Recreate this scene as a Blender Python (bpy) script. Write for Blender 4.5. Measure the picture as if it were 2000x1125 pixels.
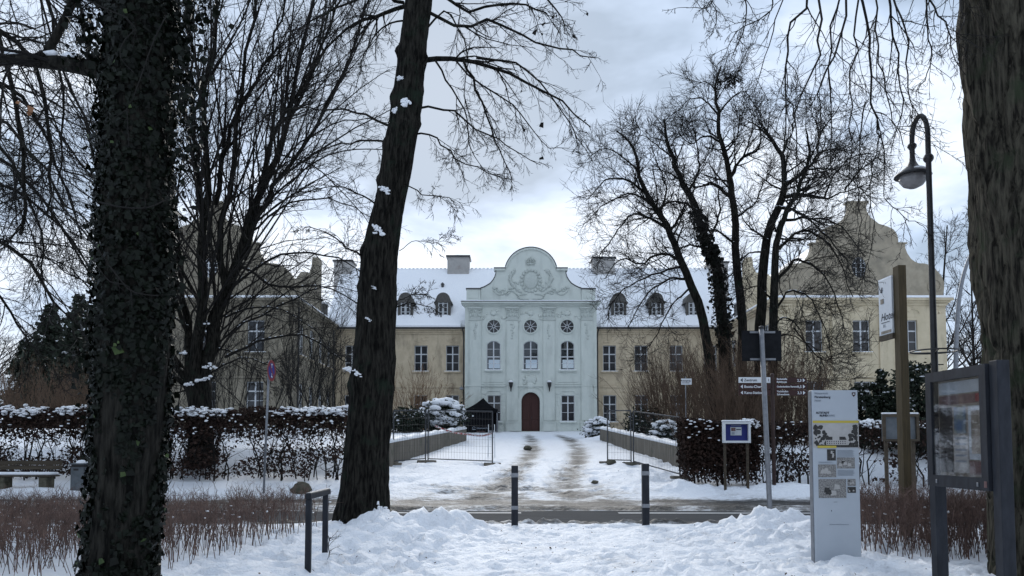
import bpy, bmesh, math, random
import numpy as np

# ------------------------------------------------------------------ scene, camera, sky, sun, exposure
scene = bpy.context.scene
for o in list(bpy.data.objects):
    bpy.data.objects.remove(o)
F, CX, PPY, PITCH, CAMZ = 1450.0, 1000.0, 794.0, math.radians(3.0), 1.55
SP, CP = math.sin(PITCH), math.cos(PITCH)
C = scene.collection

cam = bpy.data.cameras.new('camera')
cam.sensor_width = 36.0
cam.lens = 36.0 * F / 2000.0
cam.shift_y = (PPY - 562.5) / 2000.0
cam.clip_start = 0.1
cam.clip_end = 4000
camo = bpy.data.objects.new('camera', cam)
camo.location = (0, 0, CAMZ)
camo.rotation_euler = (math.radians(90) + PITCH, 0, 0)
C.objects.link(camo)
scene.camera = camo

SUN_EL, SUN_AZ = math.radians(28), math.radians(-6)      # behind the cloud, beyond the palace
world = bpy.data.worlds.new('World')
scene.world = world
world.use_nodes = True
wn, wl = world.node_tree.nodes, world.node_tree.links
wn.clear()
w_out = wn.new('ShaderNodeOutputWorld')
w_bg = wn.new('ShaderNodeBackground'); w_bg.inputs['Strength'].default_value = 0.1
w_sky = wn.new('ShaderNodeTexSky'); w_sky.sky_type = 'NISHITA'; w_sky.sun_disc = False
w_sky.sun_elevation = SUN_EL; w_sky.sun_rotation = SUN_AZ
w_tc = wn.new('ShaderNodeTexCoord')
w_sep = wn.new('ShaderNodeSeparateXYZ')
w_abs = wn.new('ShaderNodeMath'); w_abs.operation = 'ABSOLUTE'
w_add = wn.new('ShaderNodeMath'); w_add.operation = 'ADD'; w_add.inputs[1].default_value = 0.35
w_div = wn.new('ShaderNodeVectorMath'); w_div.operation = 'DIVIDE'
w_cmb = wn.new('ShaderNodeCombineXYZ')
w_map = wn.new('ShaderNodeMapping')
w_map.inputs['Location'].default_value = (5.3, 3.1, 0.0)
w_map.inputs['Scale'].default_value = (1.0, 1.15, 0.3)
w_n1 = wn.new('ShaderNodeTexNoise')
w_n1.inputs['Scale'].default_value = 1.6; w_n1.inputs['Detail'].default_value = 6
w_n1.inputs['Roughness'].default_value = 0.56; w_n1.inputs['Distortion'].default_value = 0.25
w_rmp = wn.new('ShaderNodeValToRGB')
e = w_rmp.color_ramp.elements
e[0].position = 0.405; e[0].color = (0.335, 0.42, 0.535, 1)
e[1].position = 0.60; e[1].color = (0.80, 0.87, 0.97, 1)
m_ = w_rmp.color_ramp.elements.new(0.50); m_.color = (0.51, 0.62, 0.79, 1)
w_mul = wn.new('ShaderNodeVectorMath'); w_mul.operation = 'SCALE'; w_mul.inputs['Scale'].default_value = 7.4
w_mix = wn.new('ShaderNodeMix'); w_mix.data_type = 'RGBA'; w_mix.inputs['Factor'].default_value = 0.95
wl.new(w_tc.outputs['Generated'], w_sep.inputs[0])
wl.new(w_sep.outputs['Z'], w_abs.inputs[0]); wl.new(w_abs.outputs[0], w_add.inputs[0])
for k in 'XYZ': wl.new(w_add.outputs[0], w_cmb.inputs[k])
wl.new(w_tc.outputs['Generated'], w_div.inputs[0]); wl.new(w_cmb.outputs[0], w_div.inputs[1])
wl.new(w_div.outputs[0], w_map.inputs[0]); wl.new(w_map.outputs[0], w_n1.inputs['Vector'])
wl.new(w_n1.outputs['Fac'], w_rmp.inputs[0]); wl.new(w_rmp.outputs[0], w_mul.inputs[0])
wl.new(w_sky.outputs[0], w_mix.inputs['A']); wl.new(w_mul.outputs[0], w_mix.inputs['B'])
wl.new(w_mix.outputs['Result'], w_bg.inputs['Color']); wl.new(w_bg.outputs[0], w_out.inputs[0])

sun = bpy.data.lights.new('sun', 'SUN'); sun.energy = 1.4; sun.angle = math.radians(35); sun.color = (1.0, 0.96, 0.9)
suno = bpy.data.objects.new('sun', sun); C.objects.link(suno); suno.location = (0, 0, 40)
suno.rotation_euler = (math.radians(90) - SUN_EL, 0, math.pi - SUN_AZ)
scene.view_settings.view_transform = 'Standard'
scene.view_settings.look = 'None'
scene.view_settings.exposure = 0.8
scene.view_settings.gamma = 1.0

# ------------------------------------------------------------------ helpers
def W(px, py, Z):
    """the point at depth Z that stands where the photograph has (px, py)"""
    dx, dy = (px - CX) / F, (PPY - py) / F
    s = Z / (CP - dy * SP)
    return np.array((dx * s, Z, CAMZ + (SP + dy * CP) * s))

def lerp(a, b, t): return a + (b - a) * t
def sstep(a, b, x):
    t = np.clip((x - a) / (b - a), 0, 1); return t * t * (3 - 2 * t)

def _hash(ix, iy, seed):
    h = (ix.astype(np.int64) * 374761393 + iy.astype(np.int64) * 668265263 + seed * 974634777) & 0xFFFFFFFF
    h = ((h ^ (h >> 13)) * 1274126177) & 0xFFFFFFFF
    return ((h ^ (h >> 16)) & 0xFFFFFF) / float(0xFFFFFF)
def vnoise(x, y, seed=0):
    x = np.asarray(x, float); y = np.asarray(y, float)
    ix, iy = np.floor(x), np.floor(y)
    fx, fy = x - ix, y - iy
    fx = fx * fx * (3 - 2 * fx); fy = fy * fy * (3 - 2 * fy)
    a = _hash(ix, iy, seed); b = _hash(ix + 1, iy, seed); c = _hash(ix, iy + 1, seed); d = _hash(ix + 1, iy + 1, seed)
    return (a * (1 - fx) + b * fx) * (1 - fy) + (c * (1 - fx) + d * fx) * fy - 0.5
def fbm(x, y, seed=0, octv=4, gain=0.5):
    r, a, f = 0, 1.0, 1.0
    for i in range(octv):
        r = r + a * vnoise(x * f + 17.3 * i, y * f - 9.1 * i, seed + i); a *= gain; f *= 2.03
    return r

BASE = {}
def empty(name, loc, label, cat, group=None):
    o = bpy.data.objects.new(name, None); C.objects.link(o)
    o.location = loc; o.empty_display_size = 0.2
    o['label'] = label; o['category'] = cat
    if group: o['group'] = group
    BASE[o.name] = np.array(loc, float)
    return o
def tag(o, label, cat, group=None):
    o['label'] = label; o['category'] = cat
    if group: o['group'] = group
    return o
def link(name, me, m, parent=None, loc=None, kind=None, smooth=False):
    """mesh given in world coordinates (or local to loc) -> one object"""
    o = bpy.data.objects.new(name, me); C.objects.link(o)
    if m is not None and len(me.materials) == 0: me.materials.append(m)
    if smooth: me.polygons.foreach_set('use_smooth', np.ones(len(me.polygons), bool))
    b = np.zeros(3)
    if parent is not None:
        o.parent = parent
        b = BASE[parent.name]
    if loc is None:
        if b.any(): me.transform(_T(-b))
        BASE[o.name] = b
    else:
        o.location = np.array(loc, float) - b
        BASE[o.name] = np.array(loc, float)
    if kind: o['kind'] = kind
    return o
from mathutils import Matrix, Vector
def _T(v): return Matrix.Translation(Vector([float(c) for c in v]))

class MB:
    def __init__(s): s.v = []; s.f = []
    def add(s, vs, fs):
        n = len(s.v); s.v.extend([tuple(map(float, p)) for p in vs]); s.f.extend([tuple(n + i for i in q) for q in fs]); return s
    def box(s, x0, x1, y0, y1, z0, z1):
        return s.add([(x0,y0,z0),(x1,y0,z0),(x1,y1,z0),(x0,y1,z0),(x0,y0,z1),(x1,y0,z1),(x1,y1,z1),(x0,y1,z1)],
                     [(0,3,2,1),(4,5,6,7),(0,1,5,4),(1,2,6,5),(2,3,7,6),(3,0,4,7)])
    def cbox(s, x0, x1, y0, y1, z0, z1, c=0.01):
        """box with chamfered edges"""
        vs = []; 
        for z, k in ((z0, c), (z0 + c, 0), (z1 - c, 0), (z1, c)):
            a = c
            vs += [(x0+k,y0+a+k*0,z),(x0+a,y0+k,z),(x1-a,y0+k,z),(x1-k,y0+a,z),(x1-k,y1-a,z),(x1-a,y1-k,z),(x0+a,y1-k,z),(x0+k,y1-a,z)]
        fs = [tuple(range(7, -1, -1)), tuple(range(24, 32))]
        for r in range(3):
            for i in range(8):
                j = (i + 1) % 8; fs.append((r*8+i, r*8+j, r*8+8+j, r*8+8+i))
        return s.add(vs, fs)
    def prism(s, pts, y0, y1):
        """outline in (x,z), anticlockwise seen from -y, between y0 (front) and y1"""
        n = len(pts)
        vs = [(p[0], y0, p[1]) for p in pts] + [(p[0], y1, p[1]) for p in pts]
        fs = [tuple(range(n)), tuple(range(2*n-1, n-1, -1))] + [(i, i+n, (i+1) % n + n, (i+1) % n) for i in range(n)]
        return s.add(vs, fs)
    def prismx(s, pts, x0, x1):
        n = len(pts)
        vs = [(x0, p[0], p[1]) for p in pts] + [(x1, p[0], p[1]) for p in pts]
        fs = [tuple(range(n)), tuple(range(2*n-1, n-1, -1))] + [(i, i+n, (i+1) % n + n, (i+1) % n) for i in range(n)]
        return s.add(vs, fs)
    def tube(s, pts, r, k=8, cap=True):
        P = np.array([np.asarray(p, float) for p in pts]); n = len(P)
        R = np.full(n, r) if np.isscalar(r) else np.array(r, float)
        T = np.gradient(P, axis=0); T /= np.linalg.norm(T, axis=1)[:, None] + 1e-9
        ref = np.array((0.31, 0.93, 0.12)) if abs(T[0][2]) > 0.6 else np.array((0, 0, 1.0))
        vs = []
        for i in range(n):
            a = np.cross(T[i], ref); a /= np.linalg.norm(a) + 1e-9; b = np.cross(T[i], a)
            for j in range(k):
                t = 2 * math.pi * j / k; vs.append(P[i] + R[i] * (math.cos(t) * a + math.sin(t) * b))
        fs = [(i*k+j, i*k+(j+1) % k, i*k+k+(j+1) % k, i*k+k+j) for i in range(n-1) for j in range(k)]
        if cap: fs += [tuple(range(k-1, -1, -1)), tuple(range((n-1)*k, n*k))]
        return s.add(vs, fs)
    def lathe(s, c, prof, k=16):
        vs = [(c[0] + r*math.cos(2*math.pi*j/k), c[1] + r*math.sin(2*math.pi*j/k), c[2] + z) for r, z in prof for j in range(k)]
        n = len(prof)
        fs = [(i*k+j, i*k+(j+1) % k, i*k+k+(j+1) % k, i*k+k+j) for i in range(n-1) for j in range(k)]
        fs += [tuple(range(k-1, -1, -1)), tuple(range((n-1)*k, n*k))]
        return s.add(vs, fs)
    def ell(s, c, r, k=8, m=5, rng=None, jit=0.0):
        vs = [(c[0], c[1], c[2] - r[2])]
        for i in range(1, m):
            p = math.pi * i / m
            for j in range(k):
                t = 2*math.pi*j/k; q = 1 + (rng.uniform(-jit, jit) if rng else 0)
                vs.append((c[0] + q*r[0]*math.sin(p)*math.cos(t), c[1] + q*r[1]*math.sin(p)*math.sin(t), c[2] - q*r[2]*math.cos(p)))
        vs.append((c[0], c[1], c[2] + r[2])); L = len(vs) - 1
        fs = [(0, 1 + (j+1) % k, 1 + j) for j in range(k)]
        fs += [(1+i*k+j, 1+i*k+(j+1) % k, 1+i*k+k+(j+1) % k, 1+i*k+k+j) for i in range(m-2) for j in range(k)]
        fs += [(L, 1+(m-2)*k+j, 1+(m-2)*k+(j+1) % k) for j in range(k)]
        return s.add(vs, fs)
    def mesh(s, name):
        me = bpy.data.meshes.new(name); me.from_pydata(s.v, [], s.f); me.update(); return me
    def build(s, name, m, parent=None, loc=None, kind=None, smooth=False):
        me = s.mesh(name)
        bm = bmesh.new(); bm.from_mesh(me); bmesh.ops.recalc_face_normals(bm, faces=bm.faces); bm.to_mesh(me); bm.free()
        return link(name, me, m, parent, loc, kind, smooth)

def np_mesh(name, V, Q):
    """V (n,3), Q (m,3|4)"""
    me = bpy.data.meshes.new(name)
    V = np.ascontiguousarray(V, np.float32).reshape(-1); Q = np.ascontiguousarray(Q, np.int32)
    m, k = Q.shape
    me.vertices.add(len(V)//3); me.vertices.foreach_set('co', V)
    me.loops.add(m*k); me.loops.foreach_set('vertex_index', Q.reshape(-1))
    me.polygons.add(m); me.polygons.foreach_set('loop_start', np.arange(0, m*k, k, dtype=np.int32))
    try: me.polygons.foreach_set('loop_total', np.full(m, k, np.int32))
    except Exception: pass
    me.update(calc_edges=True)
    return me

def shape_mesh(name, outer, holes, y_front, y_back):
    """flat outline in (x,z) with holes, given thickness along y; uses curve filling"""
    cu = bpy.data.curves.new(name, 'CURVE'); cu.dimensions = '2D'; cu.fill_mode = 'BOTH'
    cu.extrude = abs(y_back - y_front) / 2
    for ring in [outer] + list(holes):
        sp = cu.splines.new('POLY'); sp.points.add(len(ring) - 1); sp.use_cyclic_u = True
        for p, q in zip(sp.points, ring): p.co = (q[0], q[1], 0, 1)
    ob = bpy.data.objects.new(name, cu)
    me = bpy.data.meshes.new_from_object(ob)
    bpy.data.objects.remove(ob)
    me.name = name
    yc = (y_front + y_back) / 2
    n = len(me.vertices); co = np.empty(n*3, np.float32); me.vertices.foreach_get('co', co); co = co.reshape(-1, 3)
    co = np.stack([co[:, 0], yc - co[:, 2], co[:, 1]], 1)
    me.vertices.foreach_set('co', co.reshape(-1)); me.update()
    me.materials.clear()
    return me
def rect(x0, x1, z0, z1): return [(x0,z0),(x1,z0),(x1,z1),(x0,z1)]
def arch(x0, x1, z0, zs, rise, n=12):
    c, h = (x0+x1)/2, (x1-x0)/2
    if rise >= h - 1e-6:
        top = [(c + h*math.cos(a), zs + rise*math.sin(a)) for a in np.linspace(0, math.pi, n)]
    else:
        R = (h*h + rise*rise) / (2*rise); a0 = math.asin(h/R)
        top = [(c + R*math.sin(a), zs + rise - R + R*math.cos(a)) for a in np.linspace(a0, -a0, n)]
    return [(x0, z0), (x1, z0)] + top
def ellipse(cx, cz, rx, rz, n=20):
    return [(cx + rx*math.cos(t), cz + rz*math.sin(t)) for t in np.linspace(0, 2*math.pi, n, endpoint=False)]

def text(body, size, m, parent, loc, rot=(math.pi/2, 0, 0), align='LEFT', name='lettering', sx=1.0, bold=0.0, shear=0.0):
    cu = bpy.data.curves.new(name, 'FONT'); cu.body = body; cu.size = size; cu.align_x = align; cu.extrude = 0.0015
    cu.offset = bold; cu.shear = shear; cu.resolution_u = 3
    ob = bpy.data.objects.new(name, cu)
    me = bpy.data.meshes.new_from_object(ob); bpy.data.objects.remove(ob)
    me.materials.clear(); me.materials.append(m)
    me.transform(Matrix.Rotation(rot[2], 4, 'Z') @ Matrix.Rotation(rot[0], 4, 'X') @ Matrix.Diagonal((sx, 1, 1, 1)))
    o = bpy.data.objects.new(name, me); C.objects.link(o); o.parent = parent
    o.location = np.array(loc) - BASE[parent.name]
    return o

# ------------------------------------------------------------------ materials (procedural)
def mat(name, c1, c2=None, rough=0.7, scale=6.0, stretch=(1,1,1), bump=0.0, bscale=None, spec=0.3, metal=0.0, detail=5, pos=(0.35, 0.65), c3=None, s3=1.0, p3=(0.55, 0.7), bstretch=None, st3=(1,1,1)):
    m = bpy.data.materials.new(name); m.use_nodes = True
    n, l = m.node_tree.nodes, m.node_tree.links
    b = n['Principled BSDF']
    b.inputs['Roughness'].default_value = rough; b.inputs['Metallic'].default_value = metal
    b.inputs['Specular IOR Level'].default_value = spec
    if c2 is None and not bump:
        b.inputs['Base Color'].default_value = (*c1, 1); return m
    tc = n.new('ShaderNodeTexCoord'); mp = n.new('ShaderNodeMapping'); mp.inputs['Scale'].default_value = stretch
    l.new(tc.outputs['Object'], mp.inputs[0])
    nz = n.new('ShaderNodeTexNoise'); nz.inputs['Scale'].default_value = scale; nz.inputs['Detail'].default_value = detail
    nz.inputs['Roughness'].default_value = 0.62
    l.new(mp.outputs[0], nz.inputs['Vector'])
    r = n.new('ShaderNodeValToRGB'); r.color_ramp.elements[0].position = pos[0]; r.color_ramp.elements[1].position = pos[1]
    r.color_ramp.elements[0].color = (*c1, 1); r.color_ramp.elements[1].color = (*(c2 or c1), 1)
    l.new(nz.outputs['Fac'], r.inputs[0]); col = r.outputs[0]
    if c3:
        n3 = n.new('ShaderNodeTexNoise'); n3.inputs['Scale'].default_value = s3; n3.inputs['Detail'].default_value = 7
        n3.inputs['Roughness'].default_value = 0.65
        m3 = n.new('ShaderNodeMapping'); m3.inputs['Scale'].default_value = st3
        l.new(tc.outputs['Object'], m3.inputs[0]); l.new(m3.outputs[0], n3.inputs['Vector'])
        r3 = n.new('ShaderNodeMapRange'); r3.inputs[1].default_value = p3[0]; r3.inputs[2].default_value = p3[1]
        l.new(n3.outputs['Fac'], r3.inputs[0])
        mx = n.new('ShaderNodeMix'); mx.data_type = 'RGBA'; mx.inputs['B'].default_value = (*c3, 1)
        l.new(r3.outputs[0], mx.inputs['Factor']); l.new(col, mx.inputs['A']); col = mx.outputs['Result']
    l.new(col, b.inputs['Base Color'])
    if bump:
        nb = n.new('ShaderNodeTexNoise'); nb.inputs['Scale'].default_value = bscale or scale; nb.inputs['Detail'].default_value = 6
        mb = n.new('ShaderNodeMapping'); mb.inputs['Scale'].default_value = bstretch or stretch
        l.new(tc.outputs['Object'], mb.inputs[0]); l.new(mb.outputs[0], nb.inputs['Vector'])
        bp = n.new('ShaderNodeBump'); bp.inputs['Strength'].default_value = 1.0; bp.inputs['Distance'].default_value = bump
        l.new(nb.outputs['Fac'], bp.inputs['Height']); l.new(bp.outputs[0], b.inputs['Normal'])
    return m

M = {}
M['snow'] = mat('snow', (0.80,0.83,0.88), (0.86,0.88,0.91), 0.55, 9, bump=0.03, bscale=14, spec=0.35)
M['mint'] = mat('mint stucco', (0.535,0.58,0.545), (0.58,0.62,0.58), 0.85, 1.6, bump=0.004, bscale=30, c3=(0.42,0.455,0.425), s3=1.2, p3=(0.5,0.78), st3=(1.4,1.4,.35))
M['mint_dark'] = mat('mint relief', (0.43,0.47,0.44), (0.50,0.54,0.51), 0.85, 8)
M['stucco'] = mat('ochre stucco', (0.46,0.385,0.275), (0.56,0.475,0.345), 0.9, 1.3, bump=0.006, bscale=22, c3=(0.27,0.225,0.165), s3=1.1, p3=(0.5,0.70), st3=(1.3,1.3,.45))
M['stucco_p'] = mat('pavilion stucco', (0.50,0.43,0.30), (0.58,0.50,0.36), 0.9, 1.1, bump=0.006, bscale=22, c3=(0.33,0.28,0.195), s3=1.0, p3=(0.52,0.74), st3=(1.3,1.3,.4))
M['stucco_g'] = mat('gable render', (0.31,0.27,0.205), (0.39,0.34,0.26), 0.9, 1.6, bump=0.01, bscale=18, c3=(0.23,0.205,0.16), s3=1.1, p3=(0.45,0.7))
M['stucco_d'] = mat('grey-brown stucco', (0.19,0.17,0.13), (0.27,0.24,0.185), 0.9, 1.1, bump=0.006, bscale=22, c3=(0.12,0.108,0.085), s3=0.7, p3=(0.45,0.72))  # darker, greyer stucco tone used only on the left pavilion
M['chimney'] = mat('chimney render', (0.33,0.325,0.32), (0.40,0.39,0.38), 0.9, 3, bump=0.004, bscale=20, c3=(0.27,0.25,0.24), s3=1.5)
M['darktrim'] = mat('dark zinc trim', (0.035,0.037,0.04), (0.06,0.06,0.062), 0.5, 8, spec=0.4)
M['slate'] = mat('dark dormer slate', (0.06,0.06,0.06), (0.115,0.11,0.10), 0.8, 10, stretch=(3,3,0.6), bump=0.006)
M['wframe'] = mat('white window paint', (0.48,0.51,0.54), (0.56,0.58,0.60), 0.5, 5)
M['pane'] = mat('dark window glass', (0.012,0.014,0.018), (0.024,0.026,0.032), 0.12, 0.7, spec=0.5)
M['interior'] = mat('dim hall plaster', (0.22,0.22,0.21), (0.28,0.28,0.27), 0.9, 2)
M['door'] = mat('red-brown door', (0.038,0.014,0.012), (0.055,0.019,0.016), 0.55, 3, stretch=(6,6,0.7), bump=0.003)
M['concrete'] = mat('weathered concrete', (0.10,0.09,0.072), (0.20,0.18,0.15), 0.9, 2.2, stretch=(3,3,0.35), bump=0.008, bscale=9, c3=(0.085,0.085,0.065), s3=1.7)
M['steel'] = mat('galvanised steel', (0.17,0.18,0.20), (0.24,0.25,0.27), 0.45, 12, metal=0.5, spec=0.5)
M['fence'] = mat('dull fence steel', (0.045,0.048,0.054), (0.08,0.084,0.092), 0.6, 12, spec=0.2)
M['black'] = mat('black lacquer', (0.012,0.012,0.013), (0.022,0.022,0.024), 0.45, 12, spec=0.4)
M['matt_black'] = mat('matt black sheet', (0.010,0.011,0.013), (0.016,0.017,0.02), 0.8, 9, spec=0.08)
M['tent'] = mat('black tent cloth', (0.005,0.0055,0.0065), (0.010,0.0105,0.0125), 0.9, 3, spec=0.05)
M['anthracite'] = mat('anthracite paint', (0.014,0.016,0.021), (0.025,0.028,0.036), 0.6, 14, stretch=(1,1,0.3), spec=0.2, bump=0.001)
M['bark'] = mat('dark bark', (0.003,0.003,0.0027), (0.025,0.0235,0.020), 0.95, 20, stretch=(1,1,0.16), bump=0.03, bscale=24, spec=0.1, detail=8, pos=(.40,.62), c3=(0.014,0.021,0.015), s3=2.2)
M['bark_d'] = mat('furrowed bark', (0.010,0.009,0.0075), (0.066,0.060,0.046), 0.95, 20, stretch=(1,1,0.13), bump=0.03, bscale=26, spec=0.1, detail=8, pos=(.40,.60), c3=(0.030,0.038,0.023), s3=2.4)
M['twig'] = mat('dark twigs', (0.006,0.0057,0.0053), (0.013,0.0115,0.010), 0.9, 4)
M['twig_b'] = mat('brown twigs', (0.06,0.040,0.028), (0.125,0.083,0.057), 0.9, 3)
M['twig_r'] = mat('red-brown twigs', (0.06,0.040,0.035), (0.20,0.132,0.108), 0.9, 5)
M['twig_o'] = mat('orange-brown twigs', (0.13,0.075,0.04), (0.19,0.12,0.07), 0.9, 3)
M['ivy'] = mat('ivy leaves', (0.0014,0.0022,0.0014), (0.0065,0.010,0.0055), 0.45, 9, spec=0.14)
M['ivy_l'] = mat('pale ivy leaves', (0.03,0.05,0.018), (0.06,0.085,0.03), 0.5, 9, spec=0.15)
M['beech'] = mat('withered beech leaves', (0.014,0.0085,0.0065), (0.05,0.026,0.0185), 0.8, 5)
M['yew'] = mat('evergreen needles', (0.005,0.009,0.006), (0.02,0.031,0.016), 0.7, 6)
M['leaf_o'] = mat('dry leaf', (0.22,0.10,0.05), (0.28,0.14,0.07), 0.7, 20)
M['wood'] = mat('weathered bench wood', (0.045,0.036,0.026), (0.08,0.064,0.046), 0.8, 6, stretch=(0.4,3,3))
M['post_w'] = mat('ochre timber post', (0.040,0.030,0.015), (0.072,0.053,0.026), 0.75, 8, stretch=(4,4,0.3), bump=0.003)
M['white'] = mat('white sheet', (0.60,0.63,0.67), (0.66,0.69,0.72), 0.45, 3)
M['stele'] = mat('pale blue-grey sheet', (0.38,0.42,0.47), (0.43,0.47,0.52), 0.4, 1.3, spec=0.4)
M['ink'] = mat('dark print', (0.03,0.033,0.045))
M['ink_g'] = mat('grey print', (0.24,0.27,0.31))
M['yellow'] = mat('yellow print', (0.50,0.40,0.07))
M['brown_s'] = mat('brown sign', (0.032,0.011,0.010), (0.042,0.014,0.013), 0.5, 3)
M['brown_p'] = mat('dark brown post', (0.028,0.016,0.014), (0.045,0.024,0.02), 0.5, 9)
M['blue'] = mat('blue board', (0.012,0.018,0.12), (0.016,0.025,0.16), 0.6, 2)
M['red'] = mat('red paint', (0.20,0.025,0.03), None, 0.5)
M['signblue'] = mat('sign blue', (0.02,0.03,0.22), None, 0.5)
M['binm'] = mat('grey-blue bin', (0.085,0.10,0.115), (0.12,0.135,0.15), 0.55, 6)
M['rock'] = mat('mossy boulder', (0.05,0.05,0.035), (0.12,0.11,0.085), 0.9, 7, bump=0.03)
M['print_lt'] = mat('pale photo print', (0.36,0.35,0.34), (0.44,0.43,0.42), 0.5, 9)
M['print_md'] = mat('mid photo print', (0.10,0.10,0.10), (0.32,0.31,0.30), 0.5, 60, detail=3)
M['print_dk'] = mat('dark photo print', (0.012,0.012,0.013), (0.06,0.058,0.055), 0.5, 45)
M['poster_r'] = mat('red poster print', (0.09,0.045,0.045), (0.17,0.10,0.095), 0.5, 14)
M['poster_b'] = mat('blue poster print', (0.06,0.11,0.2), (0.24,0.26,0.22), 0.5, 7)
M['poster_l'] = mat('pale poster print', (0.36,0.40,0.44), (0.48,0.51,0.54), 0.5, 5)
M['poster_g'] = mat('beige poster print', (0.16,0.14,0.11), (0.33,0.29,0.25), 0.5, 12)

def glass(name, tint=(1,1,1), base=0.06):
    m = bpy.data.materials.new(name); m.use_nodes = True
    n, l = m.node_tree.nodes, m.node_tree.links; n.clear()
    o = n.new('ShaderNodeOutputMaterial'); t = n.new('ShaderNodeBsdfTransparent'); g = n.new('ShaderNodeBsdfGlossy')
    t.inputs[0].default_value = (*tint, 1); g.inputs['Roughness'].default_value = 0.03
    f = n.new('ShaderNodeLayerWeight'); f.inputs['Blend'].default_value = 0.35
    mp = n.new('ShaderNodeMapRange'); mp.inputs[3].default_value = base; mp.inputs[4].default_value = 0.4
    x = n.new('ShaderNodeMixShader')
    l.new(f.outputs['Fresnel'], mp.inputs[0]); l.new(mp.outputs[0], x.inputs[0])
    l.new(t.outputs[0], x.inputs[1]); l.new(g.outputs[0], x.inputs[2]); l.new(x.outputs[0], o.inputs[0])
    return m
M['glass'] = glass('clear glass')
M['glass_w'] = glass('old window glass', (0.55, 0.6, 0.64), 0.05)

# ------------------------------------------------------------------ ground, road
HD = np.array([(-2000,0),(14.7,0),(15.1,-.06),(21.3,-.06),(22.2,.08),(24,.32),(28,.85),(43,1.85),(61,2.69),(3000,2.69)])
HG = np.array([(-2000,0),(14.7,0),(15.1,-.06),(21.3,-.06),(22.2,.10),(24.4,.33),(25.3,.5),(27,1.45),(43,2.45),(50,2.69),(3000,2.69)])
XL = np.array([(-2000,-4.65),(27,-4.65),(43,-2.8),(44,-2.9),(50,-12),(61,-14),(3000,-14)])
XR = np.array([(-2000,6.2),(27,6.2),(43,5.25),(44,5.3),(50,13),(61,17),(3000,17)])
def ip(t, y): return np.interp(y, t[:, 0], t[:, 1])
HEAPS = [  # x, y, rx, ry, height
    (-1.45,12.95,.62,.5,.29),(-1.0,13.4,.38,.4,.28),(-2.05,13.6,.8,.6,.24),(-2.8,14.3,1.1,.6,.17),(-1.9,12.2,.9,.7,.14),(-2.9,12.6,1.2,1.2,.10),
    (4.75,13.9,.42,.4,.32),(4.25,13.6,.5,.5,.18),(5.3,13.6,.6,.6,.20),(4.9,12.7,1.0,.7,.18),(4.4,11.4,1.2,.8,.08),(4.36,9.72,.22,.22,.13),(4.8,9.4,.6,.4,.05),
    (7.2,22.6,2.2,.5,.22),(9.6,22.4,1.6,.5,.20),(5.2,22.9,.8,.6,.22),(4.3,25.2,1.2,1.0,.22),(-4.6,22.7,1.2,.6,.20),(-3.4,24.6,1.2,.9,.18),(-2.5,23.2,1.0,.5,.10),
    (-10,22.6,4,.4,.08),(-14,22.6,4,.4,.08)]
def road_near(x): return 15.25 - 0.010 * (x - 1) + 0.10 * fbm(x * 1.7, x * 0 + 3.3, 5, 3)
def height(x, y, fine=True):
    x = np.asarray(x, float); y = np.asarray(y, float)
    wl_ = np.where(y < 26.5, 1.2, np.where(y < 43.5, 0.14, 2.0))
    m = sstep(-wl_, wl_, x - ip(XL, y)) * sstep(-wl_, wl_, ip(XR, y) - x)
    z = ip(HG, y) * (1 - m) + ip(HD, y) * m
    off = sstep(14.9, 14.2, y) + sstep(21.6, 22.6, y)            # away from the road
    if fine:
        z = z + (0.07 * fbm(x * .55, y * .55, 11, 3) + 0.045 * fbm(x * 2.3, y * 2.3, 3, 4)) * off * sstep(120, 40, y)
    for hx, hy, rx, ry, h in HEAPS:
        d = ((x - hx) / rx) ** 2 + ((y - hy) / ry) ** 2
        g = np.exp(-d)
        if fine: g = g * (1 + 0.9 * fbm(x * 2.1 + hx, y * 2.1, 23, 4) - 0.55 * np.abs(fbm(x * 4.3, y * 4.3 + hx, 29, 3)))
        z = z + h * g
    return z
# wheel tracks of the drive: centre lines (x at y)
def trk(pts): return np.array(sorted((W(px, py, Z)[1], W(px, py, Z)[0]) for px, py, Z in pts))
TL = trk([(1030,853,55),(1038,866,45),(1040,885,36),(1025,905,29),(1000,925,26),(965,950,23),(930,962,21.6)])
TR = trk([(1082,855,55),(1112,868,45),(1132,885,36),(1128,905,29),(1112,925,26),(1100,945,23.5),(1110,962,21.6)])

def axis(segs):
    out = []
    for a, b, s in segs: out.append(np.arange(a, b, s))
    return np.concatenate(out)
def geo(a, b, n): return a * (b / a) ** (np.arange(1, n + 1) / n)
ys = np.concatenate([-geo(2, 1500, 14)[::-1], np.linspace(-1.5, 6.3, 14), axis([(6.6,15.6,.058),(15.6,24,.085),(24,30,.15),(30,64,.45)]), geo(64, 2500, 26)])
xs = np.concatenate([-geo(24, 2000, 20)[::-1], axis([(-24,-7,.3),(-7,7,.078),(7,24,.3)]), geo(24, 2000, 20)])
XX, YY = np.meshgrid(xs, ys)
ZZ = height(XX, YY)
rg = np.random.default_rng(7)
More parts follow.
